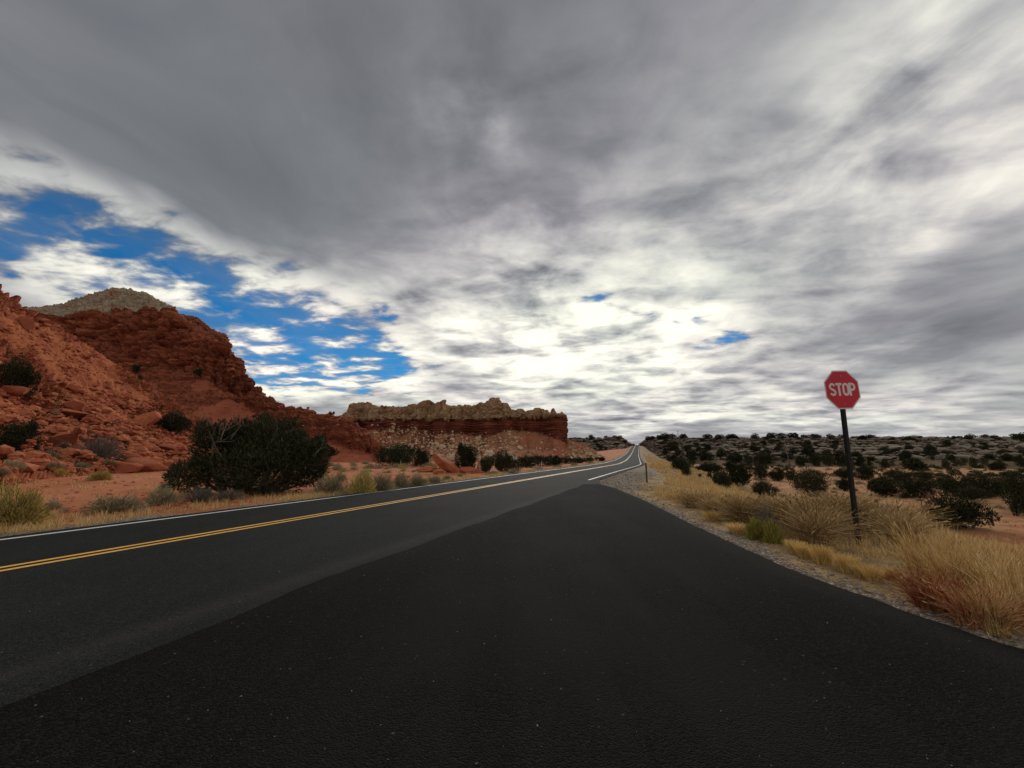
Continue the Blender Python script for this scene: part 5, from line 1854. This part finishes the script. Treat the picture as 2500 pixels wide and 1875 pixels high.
def ribbon(P, wd, y0, y1, closed=False):
    P = np.array(P, float)
    n = len(P)
    if closed:
        T = np.roll(P, -1, 0) - np.roll(P, 1, 0)
    else:
        T = np.gradient(P, axis=0)
    T = unit(T)
    N = np.column_stack([-T[:, 1], T[:, 0]]) * wd / 2
    v = []
    for y in (y0, y1):
        for s in (1, -1):
            v += [(p[0] + s * q[0], y, p[1] + s * q[1]) for p, q in zip(P, N)]
    f = []
    for i in range(n if closed else n - 1):
        j = (i + 1) % n
        f += [(i, j, n + j, n + i), (2 * n + i, 3 * n + i, 3 * n + j, 2 * n + j), (i, 2 * n + i, 2 * n + j, j), (n + i, n + j, 3 * n + j, 3 * n + i)]
    return v, f


def arc(cx, cz, rx, rz_, a0, a1, n=12):
    return [(cx + rx * math.cos(R(a0 + (a1 - a0) * k / n)), cz + rz_ * math.sin(R(a0 + (a1 - a0) * k / n))) for k in range(n + 1)]


LH, SWD = 0.255, 0.044
h2 = LH / 2 - SWD / 2
lw = 0.052
letters = []
S_ = arc(0, h2 - 0.052, lw, 0.052, 20, 180, 10) + [(-lw, 0.050)] + arc(0, 0.048, lw, 0.046, 200, 262, 4)[0:0] + [(-lw * .85, 0.028), (-0.02, 0.008), (0.02, -0.012), (lw * .85, -0.032)] + [(lw, -0.052)] + arc(0, -h2 + 0.052, lw, 0.052, 0, -160, 10)
letters.append(('S', [(S_, False)], -0.222))
letters.append(('T', [([(-0.066, h2), (0, h2), (0.066, h2)], False), ([(0, h2 - SWD / 2), (0, 0), (0, -LH / 2)], False)], -0.075))
letters.append(('O', [(arc(0, h2 - 0.052, lw, 0.052, 0, 180, 12) + arc(0, -h2 + 0.052, lw, 0.052, 180, 360, 12), True)], 0.076))
letters.append(('P', [([(-0.05, LH / 2), (-0.05, 0), (-0.05, -LH / 2)], False), ([(-0.028, h2), (0.0, h2)] + arc(0.0, h2 - 0.058, 0.054, 0.058, 90, -90, 12) + [(-0.028, h2 - 0.116)], False)], 0.222))
for ch, strokes, x0 in letters:
    m = MB()
    for P, cl in strokes:
        v, f = ribbon([(x + x0 * 0.99, z + 0.004) for x, z in P], SWD, 0.0018, 0.0036, cl)
        m.add([tuple(rs @ Vector(q) + Vector((0, 0, hc))) for q in v], f)
    obj('letter', m.build('letter', M_signwhite), pl_o)
for zz in (0.27, -0.29):
    v, f = [], []
    for k, y in ((0, -0.004), (1, 0.0036)):
        v += [(0.011 * math.cos(q * math.pi / 3), y, zz + 0.011 * math.sin(q * math.pi / 3)) for q in range(6)]
    f = [tuple(range(6))] + [(i, 6 + i, 6 + (i + 1) % 6, (i + 1) % 6) for i in range(6)]
    sign_child('bolt', v, f, M_alu, pl_o)

# ------------------------------------------------------------------ posts, small signs, poles, car
M_wood = plain('weathered_post_wood', (0.10, 0.065, 0.045), 0.9, 0.4, 18)
M_rust = plain('rusty_steel', (0.10, 0.045, 0.030), 0.85, 0.4, 20)
M_grey = plain('grey_sign_back', (0.42, 0.41, 0.39), 0.6, 0.15, 6)


def t_post(u, vt, vb, label, group=None, cat='fence post', name='fence_post', wd=0.05, mat=None, lean=(0, 0)):
    h = hit(u, vb)
    p = h[0]
    H = (vb - vt) * depth(p) / 1000
    m = MB()
    m.tube([(0, 0, -0.3), (lean[0] * .5, lean[1] * .5, H * 0.5), (lean[0], lean[1], H)], [wd, wd * 0.95, wd * 0.85], 7)
    o = obj(name, m.build(name, mat or M_wood), None, tuple(p))
    return tag(o, label, cat, group)


t_post(2192, 1219, 1246, 'weathered fence post between the ragged and the dome-shaped juniper', lean=(0.03, 0))
t_post(2254, 1226, 1255, 'weathered fence post left of the large juniper on the plain')
t_post(2426, 1248, 1284, 'weathered fence post right of the large juniper on the plain', lean=(-0.06, 0), wd=0.07)
t_post(978, 1123, 1137, 'pale fence post in front of the broad juniper on the flat', wd=0.06, mat=M_grey)
t_post(1026, 1123, 1137, 'pale fence post between the broad juniper and the tilted slab', wd=0.06, mat=M_grey)
t_post(1322, 1128, 1142, 'pale fence post at the foot of the mesa, right of the small signs', wd=0.06, mat=M_grey)


def marker(u, vt, vb, label):
    h = hit(u, vb)
    p = h[0]
    H = (vb - vt) * depth(p) / 1000
    e = empty('marker_post', tuple(p))
    tag(e, label, 'marker post')
    m = MB()
    m.box((-0.045, -0.02, -0.3), (0.045, -0.012, H)).box((-0.045, -0.012, -0.3), (-0.035, 0.02, H)).box((0.035, -0.012, -0.3), (0.045, 0.02, H))
    obj('post', m.build('post', M_rust), e)
    m = MB()
    m.box((-0.04, -0.026, H - 0.30), (0.04, -0.0205, H - 0.06))
    obj('reflector', m.build('reflector', plain('dark_red_reflector', (0.10, 0.02, 0.02), 0.4)), e)


marker(1579.5, 1131, 1178, 'rusty brown marker post in the golden grass on the verge just past the gravel corner')
# pair of small signs seen from the back, far side of the road
h = hit(1257, 1151)
p, q = h[0], depth(h[0]) / 1000
e = empty('road_sign', tuple(p), 0.3)
tag(e, 'pair of small pale road signs side by side on one thin post across the road', 'road sign')
m = MB()
m.tube([(0, 0, -0.3), (0, 0, 37 * q)], 0.035, 6)
obj('post', m.build('post', M_post), e)
for x in (-3.6, 3.4):
    m = MB()
    m.box(((x - 2.9) * q, -0.045, 28.5 * q), ((x + 2.9) * q, -0.037, 36 * q))
    obj('sign_plate', m.build('sign_plate', M_grey), e)
# two slim posts with a plate up the road on the right
for u, vt, vb, l in ((1584.5, 1108, 1119, 'tiny far road sign on the right verge, beyond the marker post'), (1476, 1113, 1124, 'tiny far road sign on the left verge before the climb')):
    h = hit(u, vb)
    p, q = h[0], depth(h[0]) / 1000
    e = empty('road_sign', tuple(p), 0.2)
    tag(e, l, 'road sign')
    m = MB()
    m.tube([(0, 0, -0.3), (0, 0, (vb - vt) * q)], 0.04, 5)
    obj('post', m.build('post', M_post), e)
    m = MB()
    m.box((-1.2 * q, -0.06, (vb - vt - 5) * q), (1.2 * q, -0.045, (vb - vt) * q))
    obj('sign_plate', m.build('sign_plate', M_grey), e)

# utility pole on the plain
h = hit(1935, 1166)
p, q = h[0], depth(h[0]) / 1000
e = empty('utility_pole', tuple(p))
tag(e, 'thin wooden utility pole on the plain, left of the stop sign', 'utility pole')
m = MB()
m.tube([(0, 0, -0.5), (-4 * q, 0, 38 * q), (-9 * q, 0, 77 * q)], [0.16, 0.14, 0.11], 8)
obj('pole', m.build('pole', M_wood, True), e)
m = MB()
m.box((-1.0 - 8.4 * q, -0.06, 72 * q), (1.0 - 8.4 * q, 0.06, 73.6 * q))
obj('crossarm', m.build('crossarm', M_wood), e)

# power line on the skyline
YP = 560


def sky_pole(us, vt, label, bar=None):
    P = [P3(u, vt, YP) for u in us]
    g = [drop(q[0], q[1])[2] for q in P]
    mid = np.mean(P, axis=0)
    z0 = min(g)
    e = empty('power_pole', (mid[0], mid[1], z0))
    tag(e, label, 'power pole')
    for q in P:
        m = MB()
        m.tube([(q[0] - mid[0], q[1] - mid[1], -0.6), (q[0] - mid[0], q[1] - mid[1], q[2] - z0)], [0.36, 0.26], 7)
        obj('pole', m.build('pole', M_wood, True), e)
    H = P[0][2] - z0
    half = (abs(P[-1][0] - P[0][0]) / 2 + 1.4)
    m = MB()
    if bar:
        zz = P3(us[0], bar, YP)[2] - z0
        m.box((-half, -0.14, zz - 0.14), (half, 0.14, zz + 0.14))
    else:
        m.box((-1.3, -0.1, H - 0.9), (1.3, 0.1, H - 0.65))
    obj('crossarm', m.build('crossarm', M_wood), e)


sky_pole([1632], 1061, 'short distant power pole, farthest left on the skyline above the ridge')
sky_pole([1642], 1056, 'distant single power pole on the skyline, second from the left')
sky_pole([1654.6], 1051.5, 'tallest distant single power pole on the skyline')
sky_pole([1665, 1672.5], 1056, 'distant H-frame power pole with a crossbar on the skyline', bar=1060)

# car coming over the crest
i_c = int(np.argmin(np.abs(RC[:, 1] - 500)))
cpos = RC[i_c, :2] - RN[i_c] * 2.6
e = empty('car', (cpos[0], cpos[1], RC[i_c, 2]), -math.atan2(RT[i_c, 0], RT[i_c, 1]))
tag(e, 'tiny pale car on the crest of the road with its lamps lit', 'car')
M_car = plain('pale_car_paint', (0.62, 0.60, 0.52), 0.35, 0.05, 3, 0.0, 0.5)
M_glass = plain('dark_car_glass', (0.02, 0.025, 0.03), 0.1, 0.1, 3, 0.0, 0.6)
M_tyre = plain('tyre_rubber', (0.02, 0.02, 0.02), 0.9)
m = MB()
prof = [(-2.2, 0.35), (-2.25, 0.85), (-1.95, 1.0), (-1.0, 1.05), (-0.45, 1.55), (1.2, 1.58), (1.95, 1.1), (2.2, 1.0), (2.2, 0.38)]
n = len(prof)
v = [(s * (0.9 if z < 1.2 else 0.74), y, z) for s in (-1, 1) for y, z in prof]
m.add(v, [tuple(range(n)), tuple(range(n, 2 * n))[::-1]] + [(i, n + i, n + (i + 1) % n, (i + 1) % n) for i in range(n)])
obj('body', m.build('body', M_car), e)
m = MB()
m.add([(-0.80, -1.02, 1.08), (0.80, -1.02, 1.08), (0.70, -0.50, 1.54), (-0.70, -0.50, 1.54)], [(0, 1, 2, 3)])
obj('windscreen', m.build('windscreen', M_glass), e)
for x in (-0.82, 0.82):
    for y in (-1.4, 1.4):
        m = MB()
        m.tube([(x - 0.11, y, 0.34), (x + 0.11, y, 0.34)], 0.34, 12)
        obj('wheel', m.build('wheel', M_tyre), e)
M_lamp, tt, bb = new_mat('lit_headlamp')
put(tt, bb, 'Base Color', (0.8, 0.75, 0.6))
bb.inputs['Emission Color'].default_value = (1.0, 0.82, 0.5, 1)
bb.inputs['Emission Strength'].default_value = 6.0
for x in (-0.68, 0.68):
    m = MB()
    m.box((x - 0.17, -2.30, 0.66), (x + 0.17, -2.2, 0.86))
    obj('headlight', m.build('headlight', M_lamp), e)

name_apart()
